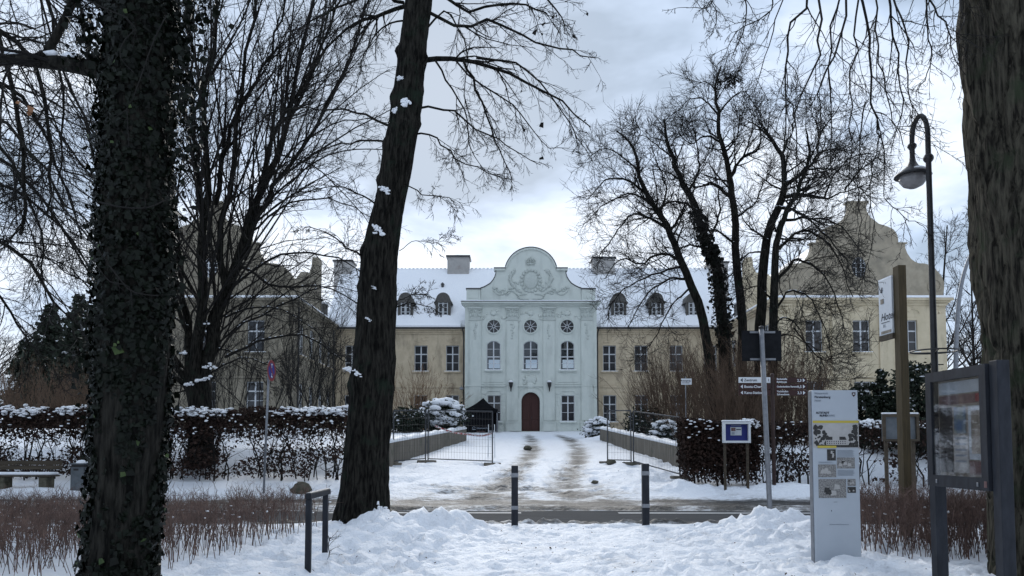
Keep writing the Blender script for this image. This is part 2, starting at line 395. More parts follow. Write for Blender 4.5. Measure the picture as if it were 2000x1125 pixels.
# trampled snow: dents
near = (YY > 6.4) & (YY < 15.2) & (np.abs(XX) < 7.2)
def dents(n, x0, x1, y0, y1, r0, r1, dep):
    for i in range(n):
        cx, cy = rg.uniform(x0, x1), rg.uniform(y0, y1); a = rg.uniform(0, math.pi); r = rg.uniform(r0, r1)
        i0, i1 = np.searchsorted(ys, cy - 3*r), np.searchsorted(ys, cy + 3*r)
        j0, j1 = np.searchsorted(xs, cx - 3*r), np.searchsorted(xs, cx + 3*r)
        dx, dy = XX[i0:i1, j0:j1] - cx, YY[i0:i1, j0:j1] - cy
        u = dx*math.cos(a) + dy*math.sin(a); v = -dx*math.sin(a) + dy*math.cos(a)
        d = (u/(2.1*r))**2 + (v/r)**2
        ZZ[i0:i1, j0:j1] += dep * rg.uniform(.4, 1.2) * (-np.exp(-d*d) + 0.4*np.exp(-((np.sqrt(d) - 1.5)/.4)**2))
dents(620, -2.6, 4.6, 7.5, 14.8, .06, .12, .042)
dents(300, -4.5, -1.0, 8.5, 14.0, .06, .11, .06)
dents(280, 2.6, 6.0, 8.0, 14.0, .06, .11, .06)
dents(150, -2.6, -.4, 11.6, 14.2, .08, .16, -.022)              # broken clods on and around the shovelled heaps
dents(150, 3.6, 6.0, 11.4, 14.4, .08, .16, -.022)
dents(60, -3.8, -2.2, 12.8, 14.6, .08, .16, -.022)
dents(160, -5, 8, 22.3, 30, .10, .22, .07)
# road corridor: snow gives way to asphalt, ploughed slush along both kerbs and on the far lane
yn = road_near(XX); yf = 21.6 + 0.16 * fbm(XX * .9, XX * 0 + 8, 9, 3)
inroad = sstep(yn - .12, yn + .05, YY) * sstep(yf + .3, yf - .15, YY)
sl = fbm(XX * 1.6, YY * 5.0, 31, 4) * 0.11
edge_n = np.exp(-((YY - yn - .10) / .17) ** 2) * .085
far_l = sstep(18.55, 19.1, YY + .5 * fbm(XX * .8, XX * 0, 41, 3)) * .072 + np.exp(-((YY - 18.95) / .22) ** 2) * .075
ZR = -0.115 + edge_n * (0.7 + 2.6 * np.abs(fbm(XX * 3, YY * 6, 51, 3))) + far_l + sl * (0.25 * sstep(18.3, 18.8, YY) + .25 * (edge_n > .02)) * 1.6
ZZ = ZZ * (1 - inroad) + ZR * inroad
# wheel tracks pressed into the snow, and dirt masks
dl = np.abs(XX - np.interp(YY, TL[:, 0], TL[:, 1])); dr = np.abs(XX - np.interp(YY, TR[:, 0], TR[:, 1]))
wob = .16 * fbm(XX * 1.2, YY * .7, 61, 4)
on = sstep(21.2, 21.8, YY) * sstep(56, 49, YY)
wid = np.interp(YY, [21, 23, 26, 30, 45, 56], [1.2, .75, .52, .45, .42, .3])
tk = np.maximum(np.exp(-((dl + wob) / wid) ** 2), np.exp(-((dr + wob) / wid) ** 2)) * on
ZZ -= .05 * tk * sstep(22, 23, YY)
mouth = sstep(25.2, 21.9, YY + 1.2 * fbm(XX * .5, YY * .8, 66, 3)) * np.exp(-((XX - .6) / 3.4) ** 4) * sstep(21.3, 21.8, YY)
patch = np.clip(0.55 + 1.3 * fbm(XX * 1.1, YY * 1.9, 71, 5), 0, 1)
dirt = np.clip(np.maximum(tk * (0.34 + .62 * patch), mouth * (.05 + .85 * patch) * .8), 0, 1)
ZZ += mouth * .05 * fbm(XX * 2, YY * 4, 77, 3)
slush = inroad * sstep(-.13, -.05, ZR)
dirt = np.maximum(dirt, slush * (0.80 + .7 * (patch - .5)))
dirt = np.maximum(dirt, .5 * np.exp(-((YY - yn + .02) / .14) ** 2) * patch)
dirt = np.maximum(dirt, .55 * np.exp(-((YY - yf - .1) / .3) ** 2) * patch)
# faint grey tramples on the near walk
walk = np.clip(fbm(XX * .7, YY * .9, 81, 5) * 1.4 - .05, 0, 1) * sstep(15.2, 14, YY) * np.exp(-((XX - 1.2) / 2.6) ** 4)
dirt = np.maximum(dirt, .22 * walk)
ny, nx = XX.shape
I = np.arange(ny * nx).reshape(ny, nx)
Q = np.stack([I[:-1, :-1], I[:-1, 1:], I[1:, 1:], I[1:, :-1]], -1).reshape(-1, 4)
me = np_mesh('snow_ground', np.stack([XX, YY, ZZ], -1).reshape(-1, 3), Q)
at = me.attributes.new('dirt', 'FLOAT', 'POINT'); at.data.foreach_set('value', dirt.reshape(-1).astype(np.float32))
mg = bpy.data.materials.new('snow and slush'); mg.use_nodes = True
n, l = mg.node_tree.nodes, mg.node_tree.links; b = n['Principled BSDF']
b.inputs['Roughness'].default_value = .55; b.inputs['Specular IOR Level'].default_value = .3
ga = n.new('ShaderNodeAttribute'); ga.attribute_name = 'dirt'
tc = n.new('ShaderNodeTexCoord')
g1 = n.new('ShaderNodeTexNoise'); g1.inputs['Scale'].default_value = 7; g1.inputs['Detail'].default_value = 8; g1.inputs['Roughness'].default_value = .7
mp = n.new('ShaderNodeMapping'); mp.inputs['Scale'].default_value = (.7, 2.0, 1)
l.new(tc.outputs['Object'], mp.inputs[0]); l.new(mp.outputs[0], g1.inputs['Vector'])
ma = n.new('ShaderNodeMath'); ma.operation = 'MULTIPLY_ADD'; ma.inputs[1].default_value = 1.9; ma.inputs[2].default_value = -.95
l.new(g1.outputs['Fac'], ma.inputs[0])
ad = n.new('ShaderNodeMath'); ad.operation = 'ADD'; l.new(ga.outputs['Fac'], ad.inputs[0])
mk = n.new('ShaderNodeMath'); mk.operation = 'MULTIPLY'                     # noise only where there is dirt
ss = n.new('ShaderNodeMapRange'); ss.inputs[1].default_value = 0.0; ss.inputs[2].default_value = .25
l.new(ga.outputs['Fac'], ss.inputs[0]); l.new(ma.outputs[0], mk.inputs[0]); l.new(ss.outputs[0], mk.inputs[1]); l.new(mk.outputs[0], ad.inputs[1])
rp = n.new('ShaderNodeValToRGB'); el = rp.color_ramp.elements
el[0].position = .05; el[0].color = (.82, .85, .90, 1); el[1].position = .95; el[1].color = (.05, .048, .045, 1)
q = el.new(.32); q.color = (.58, .59, .61, 1); q = el.new(.6); q.color = (.20, .198, .195, 1)
l.new(ad.outputs[0], rp.inputs[0]); l.new(rp.outputs[0], b.inputs['Base Color'])
g2 = n.new('ShaderNodeTexNoise'); g2.inputs['Scale'].default_value = 9; g2.inputs['Detail'].default_value = 7; g2.inputs['Roughness'].default_value = .6
l.new(tc.outputs['Object'], g2.inputs['Vector'])
bp = n.new('ShaderNodeBump'); bp.inputs['Distance'].default_value = .07; bp.inputs['Strength'].default_value = 1.0
l.new(g2.outputs['Fac'], bp.inputs['Height']); l.new(bp.outputs[0], b.inputs['Normal'])
go = link('snow_ground', me, mg, kind='structure', smooth=True)

# asphalt sheet under the slush (slightly skewed towards the right)
M['asphalt'] = mat('wet asphalt', (0.036,0.039,0.044), (0.054,0.058,0.064), 0.85, 3, stretch=(.3,2,1), spec=0.08, bump=0.004, bscale=60)
v = []
for x in np.linspace(-80, 80, 9): v += [(x, 14.9 - .010*x, -.085), (x, 22.1 - .010*x, -.085)]
mb = MB(); mb.add(v, [(2*i, 2*i+2, 2*i+3, 2*i+1) for i in range(8)])
ro = mb.build('road', M['asphalt'], kind='structure')
M['paint'] = mat('worn road paint', (0.42,0.43,0.44), (0.55,0.56,0.57), 0.6, 12)
x = W(1018, 999, 17.9)[0]
for k, (a, c) in enumerate([(x-4.8, x), (x+2.35, x+7.2), (x+9.6, x+14.4), (x-12, x-7.2), (x-19.2, x-14.4)]):
    mb = MB(); mb.add([(a, 17.98-.01*a, -.080), (c, 17.98-.01*c, -.080), (c, 18.20-.01*c, -.080), (a, 18.20-.01*a, -.080)], [(0,1,2,3)])
    mb.build('lane_dash', M['paint'], ro)

# ------------------------------------------------------------------ windows (shared meshes)
GZ = 2.69
_wcache = {}
def win_mesh(w, h, rise, bars, fw=.055):
    key = (round(w,2), round(h,2), round(rise,2), bars)
    if key in _wcache: return _wcache[key]
    nx_, tr, sub = bars                                   # columns, transom height (fraction from top) and sub bars
    mb = MB(); x0, x1 = -w/2, w/2
    hs = h - rise
    if rise:
        out = arch(x0, x1, 0, hs, rise); inn = arch(x0+fw, x1-fw, fw, hs, rise-fw*.8)
        n = len(out)
        for (y0, y1) in [(-.03, .06)]:
            vs = [(p[0], y0, p[1]) for p in out] + [(p[0], y0, p[1]) for p in inn] + [(p[0], y1, p[1]) for p in out] + [(p[0], y1, p[1]) for p in inn]
            fs = []
            for i in range(n):
                j = (i+1) % n
                fs += [(i, j, n+j, n+i), (n+i, n+j, 3*n+j, 3*n+i), (2*n+i, 3*n+i, 3*n+j, 2*n+j)]
            mb.add(vs, fs)
    else:
        mb.box(x0, x0+fw, -.03, .06, 0, h); mb.box(x1-fw, x1, -.03, .06, 0, h)
        mb.box(x0+fw, x1-fw, -.03, .06, 0, fw); mb.box(x0+fw, x1-fw, -.03, .06, h-fw, h)
    zt = h*(1-tr)
    mb.box(-.05, .05, -.045, .05, fw, h-fw*.9)
    mb.box(x0+fw, -.05, -.04, .05, zt-.045, zt+.045); mb.box(.05, x1-fw, -.04, .05, zt-.045, zt+.045)
    for s in sub:
        z = h*(1-s); mb.box(x0+fw, -.05, -.02, .04, z-.018, z+.018); mb.box(.05, x1-fw, -.02, .04, z-.018, z+.018)
    me = mb.mesh('window'); me.materials.append(M['wframe'])
    panes = []
    zs = sorted([fw] + [h*(1-s) for s in sub] + [zt] + [h-fw*.8])
    for a, c in ((x0+fw, -.05), (.05, x1-fw)):
        for z0, z1 in zip(zs[:-1], zs[1:]):
            pb = MB()
            if rise and z1 > hs:
                R = ((w/2)**2 + rise**2)/(2*rise); pts = [(a, z0), (c, z0)]
                for t in np.linspace(c, a, 6):
                    pts.append((t, min(z1, hs + rise - R + math.sqrt(max(R*R - t*t, 0)) - .04)))
                pb.prism(pts, .005, .02)
            else: pb.box(a, c, .005, .02, z0, z1)
            panes.append(pb.mesh('pane'))
    _wcache[key] = (me, panes)
    return _wcache[key]
prng = random.Random(3)
def put_window(parent, x, y, z, w, h, rise=0, bars=(2, .34, (.67,)), rotz=0, pmat=None, sill=True, smat=None):
    me, panes = win_mesh(w, h, rise, bars)
    o = bpy.data.objects.new('window', me); C.objects.link(o); o.parent = parent
    o.location = np.array((x, y, z)) - BASE[parent.name]; o.rotation_euler = (0, 0, rotz)
    for i, pm in enumerate(panes):
        if not pm.materials: pm.materials.append(M['pane'])
        p = bpy.data.objects.new('pane', pm); C.objects.link(p); p.parent = o
        p.rotation_euler = (math.radians(prng.uniform(-.5,.5)), 0, math.radians(prng.uniform(-.6,.6)))
        if pmat:
            p.material_slots[0].link = 'OBJECT'; p.material_slots[0].material = pmat
    if sill:
        key = ('sill', round(w, 2), (smat or M['stucco']).name)
        if key not in _wcache:
            sb = MB(); sb.box(-w/2-.16, w/2+.16, -.32, -.12, -.14, -.03); sm = sb.mesh('sill'); sm.materials.append(smat or M['stucco'])
            tb = MB(); tb.box(-w/2-.15, w/2+.15, -.31, -.125, -.028, .012); tm = tb.mesh('sill_snow'); tm.materials.append(M['snow'])
            _wcache[key] = (sm, tm)
        for nm, mm in zip(('sill', 'sill_snow'), _wcache[key]):
            p = bpy.data.objects.new(nm, mm); C.objects.link(p); p.parent = o
    return o

# ------------------------------------------------------------------ palace main block
SC, YF, AX = 23.77, 61.0, 1.556
pal = empty('palace', (AX, YF, GZ), 'pale mint baroque palace centre with curved gable between long ochre wings under snowy roof', 'palace')
def U(px): return AX + (px - 1037) / SC
def V(py): return GZ + (843 - py) / SC
WY = 62.0; SW = 23.39
def UW(px): return (px - 1000) / SW
def VW(py): return CAMZ + (870 - py) / SW
# central front wall
x0, x1 = U(907.5), U(1166.5)
holes = []
UPW = [(963.9, 27), (1036.8, 29), (1109, 27)]
for c, w in UPW: holes.append(arch(U(c-w/2), U(c+w/2), V(722), V(672), .30))
for c in (965, 1109.5): holes.append(rect(U(c-13), U(c+13), V(823), V(772)))
for c in (963.9, 1036.5, 1108.6): holes.append(ellipse(U(c), V(636), .54, .54))
holes.append(arch(U(1018.5), U(1054.5), GZ-.02, V(784), (1054.5-1018.5)/2/SC))
holes[-1] = [(p[0], max(p[1], GZ+.02)) for p in holes[-1]]
me = shape_mesh('front_wall', rect(x0, x1, GZ-.6, V(588)), holes, YF, YF+.45)
link('front_wall', me, M['mint'], pal)
for xx in (x0, x1):                                         # returns of the projecting centre
    s = 1 if xx == x0 else -1
    MB().box(xx, xx+s*.4, YF+.452, YF+1.6, GZ-.6, V(588)).build('side_wall', M['mint'], pal)
# main cornice of the centre
mb = MB()
for i, (dy, z0, z1) in enumerate([(.10, V(597), V(594.5)), (.22, V(594.4), V(592)), (.38, V(591.9), V(588.6))]):
    mb.box(x0-dy*.8, x1+dy*.8, YF-dy, YF+.8, z0, z1)
mb.build('cornice', M['mint'], pal)
MB().box(x0-.33, x1+.33, YF-.43, YF+.9, V(588.5), V(587.9)).build('cornice_flashing', M['darktrim'], pal)
MB().cbox(x0-.30, x1+.30, YF-.40, YF-.02, V(587.8), V(585.6), .03).build('cornice_snow', M['snow'], pal)
# gable
def garc(n=22):
    r = []
    for a in np.linspace(0, 1, n):
        R = 52.2; h0 = math.asin(50.4/R); t = lerp(h0, -h0, a)
        r.append((1037.5 + R*math.sin(t), 479.8 + R - R*math.cos(t)))
    return r
def conc(s):                                                # concave flank from end block up to the shoulder
    P = [(99.5,560.5),(94,559),(88,556),(80,551),(75,545),(71,538),(69,531),(68.5,525.5)]
    return [(1037.3 + s*a, b) for a, b in P]
right = conc(1); left = conc(-1)[::-1]
out = [(1037.3-99.5, 586), (1037.3+99.5, 586)] + right + [(1037.3+68.5,520.5),(1037.3+50.8,520.5)] + garc() + [(1037.3-50.8,520.5),(1037.3-68.5,520.5)] + left
me = shape_mesh('gable', [(U(a), V(b)) for a, b in out], [], YF+.10, YF+.60)
link('gable', me, M['mint'], pal)
def coping(pts, name, w=.13, dy=.09):
    mb = MB(); n = len(pts)
    P = [np.array((U(a), V(b))) for a, b in pts]
    T = np.gradient(np.array(P), axis=0); N = np.stack([-T[:, 1], T[:, 0]], 1); N /= np.linalg.norm(N, axis=1)[:, None]
    if N[n//2][1] < 0: N = -N
    o1 = [P[i] + N[i]*.05 for i in range(n)]; i1 = [P[i] - N[i]*w for i in range(n)]
    y0, y1 = YF+.10-dy, YF+.66
    vs = []
    for i in range(n): vs += [(i1[i][0], y0, i1[i][1]), (o1[i][0], y0, o1[i][1]), (o1[i][0], y1, o1[i][1]), (i1[i][0], y1, i1[i][1])]
    fs = [(4*i+k, 4*i+4+k, 4*i+4+(k+1) % 4, 4*i+(k+1) % 4) for i in range(n-1) for k in range(4)] + [(0,1,2,3), (4*n-1,4*n-2,4*n-3,4*n-4)]
    mb.add(vs, fs); return mb
coping(garc(), 'c').build('coping', M['mint'], pal)
mbd = coping([(a, b-1.4) for a, b in garc()], 'c', w=.02, dy=.12); mbd.build('coping_flashing', M['darktrim'], pal)
for s in (1, -1):
    mbd = coping([(a, b-.9) for a, b in conc(s)], 'c', w=.0, dy=.05); mbd.build('coping_flashing', M['darktrim'], pal)
    a, b = sorted((U(1037.3+s*50.8), U(1037.3+s*72.5)))
    MB().box(a, b, YF-.05, YF+.63, V(525), V(520.8)).build('shoulder', M['mint'], pal)
    MB().box(a-.03, b+.03, YF-.09, YF+.66, V(520.7), V(519)).build('shoulder_flashing', M['darktrim'], pal)
    a, b = sorted((U(1037.3+s*99.8), U(1037.3+s*127)))
    MB().box(a, b, YF-.02, YF+.62, V(585.3), V(562.5)).box(a+.16, b-.16, YF-.06, YF-.021, V(580), V(567)).build('attic_block', M['mint'], pal)
    MB().box(a-.05, b+.05, YF-.09, YF+.66, V(562.4), V(560.2)).build('attic_block_cap', M['darktrim'], pal)
# coat of arms relief in the gable
rr = random.Random(5)
yb = YF + .10
mb = MB()
cx, cz = U(1037), V(545)
mb.ell((cx, yb, cz), (.62, .16, .72), 14, 8)
for t in np.linspace(0, 2*math.pi, 18, endpoint=False):
    mb.ell((cx+.78*math.cos(t), yb, cz+.9*math.sin(t)), (.17, .12, .15), 7, 5, rr, .2)
for s in (-1, 1):
    for k in range(26):
        a = k/25; u = s*(.8 + 2.3*a); w_ = .55*(1-a)+.08
        z = V(562) + math.sin(a*7 + .6)*.28*(1-.3*a) - .1*a + rr.uniform(-w_, w_)*.8
        mb.ell((cx+u, yb, z), (rr.uniform(.07,.19), rr.uniform(.07,.13), rr.uniform(.05,.14)), 6, 4, rr, .3)
    for k in range(24):
        a = k/23; mb.ell((cx+s*(.95+.75*math.sin(a*2.6)), yb, V(566)+a*1.75), (rr.uniform(.09,.22), .13, rr.uniform(.07,.17)), 6, 4, rr, .3)
    mb.tube([(cx+s*(1.1+1.0*t), yb-.04, V(574)+.28*math.sin(t*3.1)+.2*t) for t in np.linspace(0, 2.0, 14)], np.linspace(.06,.03,14), 5)
    mb.tube([(cx+s*(.35+.75*math.sin(t)), yb-.04, V(577)+.22*math.cos(t)) for t in np.linspace(0, 3.4, 12)], .055, 5)
mb.build('coat_of_arms', M['mint_dark'], pal, smooth=True)
mb = MB(); zc = V(508)
mb.box(cx-.34, cx+.34, yb-.12, yb, zc-.22, zc-.12)
for k in range(5):
    a = -.32 + .16*k; mb.tube([(cx+a, yb-.06, zc-.14), (cx+a*1.25, yb-.1, zc+.12), (cx+a*.55, yb-.08, zc+.30)], .04, 6)
mb.ell((cx, yb-.06, zc+.38), (.08,.07,.08), 8, 5)
mb.ell((cx, yb+.02, zc), (.30,.04,.22), 8, 5)
mb.build('crown', M['mint_dark'], pal, smooth=True)
# pilasters
for c in (928, 1000.5, 1072.5, 1147):
    a, b_ = U(c-11.3), U(c+11.3)
    p = MB().box(a, b_, YF-.10, YF-.002, V(822), V(625)).build('pilaster', M['mint'], pal)
    MB().box(a-.08, b_+.08, YF-.16, YF-.004, V(842.5), V(826)).box(a-.12, b_+.12, YF-.20, YF-.003, V(826), V(823)).build('pedestal', M['mint'], p)
    mb = MB(); mb.box(a-.03, b_+.03, YF-.14, YF-.004, V(624.8), V(622.5))
    mb.prism([(a+.04, V(622.4)), (b_-.04, V(622.4)), (b_+.04, V(602)), (a-.04, V(602))], YF-.13, YF-.005)
    mb.box(a-.10, b_+.10, YF-.22, YF-.004, V(601.8), V(598))
    for s in (-1, 1):
        xx = (a+b_)/2 + s*.36
        mb.tube([(xx+.12*math.cos(t), YF-.17, V(606)+.12*math.sin(t)) for t in np.linspace(0, 6.0, 10)], .045, 5)
        for r_ in range(3): mb.ell(((a+b_)/2 + s*(.12+.14*r_), YF-.14, V(615)+.06*(r_ % 2)), (.09, .07, .16), 6, 4)
    mb.ell(((a+b_)/2, YF-.16, V(606)), (.1,.08,.14), 6, 4)
    mb.build('capital', M['mint_dark'], p)
    if c in (928, 1147, 1000.5, 1072.5):
        mb = MB()
        for k in range(6): mb.ell(((a+b_)/2 + rr.uniform(-.1,.1), YF-.11, V(633+5.5*k)), (rr.uniform(.06,.14), .05, rr.uniform(.06,.12)), 6, 4, rr, .3)
        mb.build('garland', M['mint_dark'], p)
# string course and panels
mb = MB()
for a, b_ in ((907.5, 989), (1084, 1166.5)):
    mb.box(U(a)-.02, U(b_)-.03, YF-.13, YF-.004, V(755), V(752.3))
mb.box(U(1012), U(1061.5), YF-.13, YF-.004, V(755), V(752.3))
mb.build('string_course', M['mint'], pal)
for c in (964, 1109):
    MB().box(U(c-26), U(c+26), YF-.05, YF-.003, V(751), V(747.5)).box(U(c-19), U(c+19), YF-.07, YF-.003, V(747), V(746)).build('apron_panel', M['mint'], pal)
    mb = MB()                                                # stepped lintel over ground floor window
    mb.prism([(U(c-20), V(770)), (U(c-15), V(770)), (U(c-12), V(764)), (U(c+12), V(764)), (U(c+15), V(770)), (U(c+20), V(770)), (U(c+20), V(767)), (U(c+14), V(760.5)), (U(c-14), V(760.5)), (U(c-20), V(767))], YF-.06, YF-.003)
    mb.build('lintel_moulding', M['mint'], pal)
    for side in (-1, 1):                                     # rustication strips
        mb = MB()
        for k in range(8):
            a, b_ = sorted((U(c+side*16.5), U(c+side*24)))
            mb.box(a, b_, YF-.03, YF-.003, V(822-7.4*k)+.03, V(822-7.4*(k+1)))
        mb.build('rustication', M['mint'], pal, kind='stuff')
mb = MB()
for c in (963.9, 1036.5, 1108.6):
    mbw = MB()
    R_, r_ = .66, .545
    n_ = 28
    vs = []; fs = []
    for t in np.linspace(0, 2*math.pi, n_, endpoint=False):
        ct, st = math.cos(t), math.sin(t)
        vs += [(U(c)+r_*ct, YF-.07, V(636)+r_*st), (U(c)+R_*ct, YF-.07, V(636)+R_*st), (U(c)+R_*ct, YF-.002, V(636)+R_*st), (U(c)+r_*ct, YF+.2, V(636)+r_*st)]
    for i in range(n_):
        j = (i+1) % n_
        fs += [(4*i+k, 4*i+(k+1) % 4, 4*j+(k+1) % 4, 4*j+k) for k in range(4)]
    mbw.add(vs, fs)
    mbw.build('oculus_surround', M['mint'], pal)
    ow = MB()
    for k in range(8):
        t = k*math.pi/4 + math.pi/8*0
        ow.tube([(U(c)+.09*math.cos(t), YF+.12, V(636)+.09*math.sin(t)), (U(c)+.55*math.cos(t), YF+.12, V(636)+.55*math.sin(t))], .028, 4)
    ow.tube([(U(c)+.12*math.cos(t), YF+.12, V(636)+.12*math.sin(t)) for t in np.linspace(0, 2*math.pi, 12)], .03, 4)
    w_ = ow.build('oculus_window', M['wframe'], pal)
    pm = shape_mesh('pane', ellipse(U(c), V(636), .55, .55), [], YF+.15, YF+.17); link('pane', pm, M['pane'], w_)
    # leafy relief above the oculus, and side sprays
    mb = MB()
    for k in range(16):
        t = rr.uniform(.15, math.pi-.15); q_ = rr.uniform(.8, 1.05)
        mb.ell((U(c)+1.15*q_*math.cos(t), YF-.01, V(630)+1.0*q_*math.sin(t)), (rr.uniform(.06,.2), .06, rr.uniform(.05,.13)), 6, 4, rr, .3)
    mb.ell((U(c), YF-.02, V(610)), (.28,.09,.24), 8, 5, rr, .15)
    mb.build('relief', M['mint'], pal, smooth=True, kind='stuff')
mb = MB(); cx = U(1036.5)
mb.ell((cx, YF-.01, V(741)), (.52,.09,.36), 10, 6, rr, .1)
for k in range(10): mb.ell((cx+rr.uniform(-.75,.75), YF-.01, V(741)+rr.uniform(-.4,.4)), (.14,.08,.1), 6, 4, rr, .3)
mb.build('cartouche', M['mint'], pal, smooth=True)
# windows of the centre
for i, (c, w) in enumerate(UPW):
    put_window(pal, U(c), YF+.14, V(722), w/SC, 50/SC+.30, .30, (2, .55, (.28, .78)), pmat=M['glass_w'], smat=M['mint'])
for c in (965, 1109.5): put_window(pal, U(c), YF+.14, V(823), 26/SC, 51/SC, 0, (2, .30, (.66,)), smat=M['mint'])
# hall behind the upper windows: floor, ceiling, garden wall with its own window openings
zt, zb = 11.6, V(752)
MB().box(x0+.4, x1-.4, YF+.6, 73, zb-.2, zb).build('hall_floor', M['interior'], pal)
MB().box(x0+.4, x1-.4, YF+.6, 73, V(655), V(655)+.2).build('hall_ceiling', M['interior'], pal)
hs = []
for c, w in UPW:
    X = (c - 1000) / F * 73
    hs.append(arch(X-.62, X+.62, 10.95, 11.25, .5)); hs.append(rect(X-.5, X+.62, 9.15, 10.05))
me = shape_mesh('garden_wall', rect(-15, 18.2, GZ-.6, 12.2), hs, 73.0, 73.4); link('garden_wall', me, M['interior'], pal)
# door
dm = MB(); xa, xb = U(1018.5), U(1054.5); r_ = (xb-xa)/2; zs = V(784)
dm.prism(arch(xa, xb, GZ+.02, zs, r_), YF+.22, YF+.34)
do = dm.build('door', M['door'], pal)
for s in (-1, 1):
    m_x = (xa+xb)/2 + s*r_*.5
    for z0, z1 in ((GZ+.18, GZ+.85), (GZ+1.0, GZ+2.35)):
        MB().cbox(m_x-r_*.36, m_x+r_*.36, YF+.19, YF+.224, z0, z1, .012).build('door_panel', M['door'], do)
MB().box((xa+xb)/2-.03, (xa+xb)/2+.03, YF+.18, YF+.222, GZ+.05, zs+r_-.1).build('cover_strip', M['door'], do)
MB().box((xa+xb)/2+.06, (xa+xb)/2+.10, YF+.15, YF+.219, GZ+1.05, GZ+1.25).build('handle', M['black'], do)
out = arch(xa-.30, xb+.30, GZ, zs, r_+.30, 18); inn = arch(xa-.01, xb+.01, GZ, zs, r_+.01, 18)
mb = MB(); n_ = len(out)
vs = [(p[0], YF-.10, p[1]) for p in out] + [(p[0], YF-.10, p[1]) for p in inn] + [(p[0], YF-.003, p[1]) for p in out] + [(p[0], YF+.2, p[1]) for p in inn]
fs = []
for i in range(1, n_):
    j = (i+1) % n_; fs += [(i, j, n_+j, n_+i), (i, 2*n_+i, 2*n_+j, j), (n_+i, n_+j, 3*n_+j, 3*n_+i)]
mb.add(vs, fs); mb.build('door_surround', M['mint'], pal)
out2 = arch(xa-.62, xb+.62, GZ, zs, r_+.60, 18); in2 = arch(xa-.50, xb+.50, GZ, zs, r_+.48, 18)
mb = MB(); vs = [(p[0], YF-.05, p[1]) for p in out2] + [(p[0], YF-.05, p[1]) for p in in2] + [(p[0], YF-.003, p[1]) for p in out2] + [(p[0], YF-.003, p[1]) for p in in2]
mb.add(vs, fs); mb.ell(((xa+xb)/2, YF-.03, zs+r_+.55), (.34,.12,.30), 8, 5, rr, .15); mb.build('door_hood', M['mint'], pal)
for c in (998, 1073):                                          # wall lanterns
    z = V(757)
    lo = MB().lathe((U(c), YF-.3, z), [(.03,-.35),(.05,-.2),(.07,-.05),(.13,.1),(.17,.36),(.19,.38),(.05,.46)], 8).tube([(U(c), YF, z-.25),(U(c), YF-.3, z-.30)], .025, 5).build('wall_lantern', M['black'], pal)
    MB().ell((U(c), YF-.3, z+.47), (.2,.2,.10), 8, 5).build('lantern_snow', M['snow'], lo, smooth=True)

# ---- wings
EV = VW(638.5)                                                  # eaves
WOFF = [154, 216, 285, 352]
for s in (-1, 1):
    xi = x0 if s < 0 else x1; xo = -14.75 if s < 0 else 17.9
    a, b_ = sorted((xi - s*.2, xo + s*1.0))
    holes = []; cs = []
    for k in WOFF:
        X = UW(1037.3 + s*k); cs.append(X); w = 25.5/SW
        holes.append(rect(X-w/2, X+w/2, VW(724.5), VW(674))); holes.append(rect(X-w/2, X+w/2, VW(824), VW(772)))
    me = shape_mesh('wing_wall', rect(a, b_, GZ-.6, EV-.05), holes, WY, WY+.45); link('wing_wall', me, M['stucco'], pal)
    for X in cs:
        for zb, h in ((VW(724.5), 50.5/SW), (VW(824), 52/SW)):
            put_window(pal, X, WY+.16, zb, 25.5/SW, h, 0, (2, .34, (.67,)))
            w = 25.5/SW
            sb = MB(); t_ = .13
            sb.box(X-w/2-t_, X-w/2-.004, WY-.045, WY-.002, zb-.05, zb+h+t_).box(X+w/2+.004, X+w/2+t_, WY-.045, WY-.002, zb-.05, zb+h+t_).box(X-w/2-.003, X+w/2+.003, WY-.045, WY-.002, zb+h+.004, zb+h+t_)
            sb.build('window_surround', M['stucco'], pal)
        mb = MB()
        for k in range(9): mb.ell((X+rr.uniform(-.5,.5), WY, VW(662)+rr.uniform(-.22,.2)), (rr.uniform(.06,.2), .05, rr.uniform(.05,.11)), 6, 4, rr, .4)
        mb.build('relief', M['stucco'], pal, kind='stuff')
    for z, d in ((VW(757), .09),):
        MB().box(a, b_, WY-d, WY-.003, z, z+.16).build('string_course', M['stucco'], pal)
    mb = MB()
    for i, (d, z0, z1) in enumerate([(.08, VW(652), VW(649)), (.16, VW(648.8), VW(645)), (.30, VW(644.8), VW(641))]):
        mb.box(a, b_, WY-d, WY+.2, z0, z1)
    mb.build('cornice', M['stucco'], pal)
    MB().tube([(a, WY-.42, EV-.08), (b_, WY-.42, EV-.08)], .09, 8).build('gutter', M['darktrim'], pal)
    # rusticated ground floor, strips between windows
    edges = sorted([a+.05] + [X-.55-.2 for X in cs] + [X+.55+.2 for X in cs] + [b_-.05])
    mb = MB()
    for i in range(0, len(edges), 2):
        for k in range(7):
            z0 = GZ+.3+.5*k; mb.box(edges[i], edges[i+1], WY-.035, WY-.003, z0, z0+.44)
    mb.build('rustication', M['stucco'], pal, kind='stuff')
    xd = xi + s*.16
    MB().tube([(xd+s*.1, WY-.42, EV-.15), (xd, WY-.25, EV-.5), (xd, WY-.12, EV-.8), (xd, WY-.12, GZ+.05)], .055, 8).build('downpipe', M['darktrim'], pal)
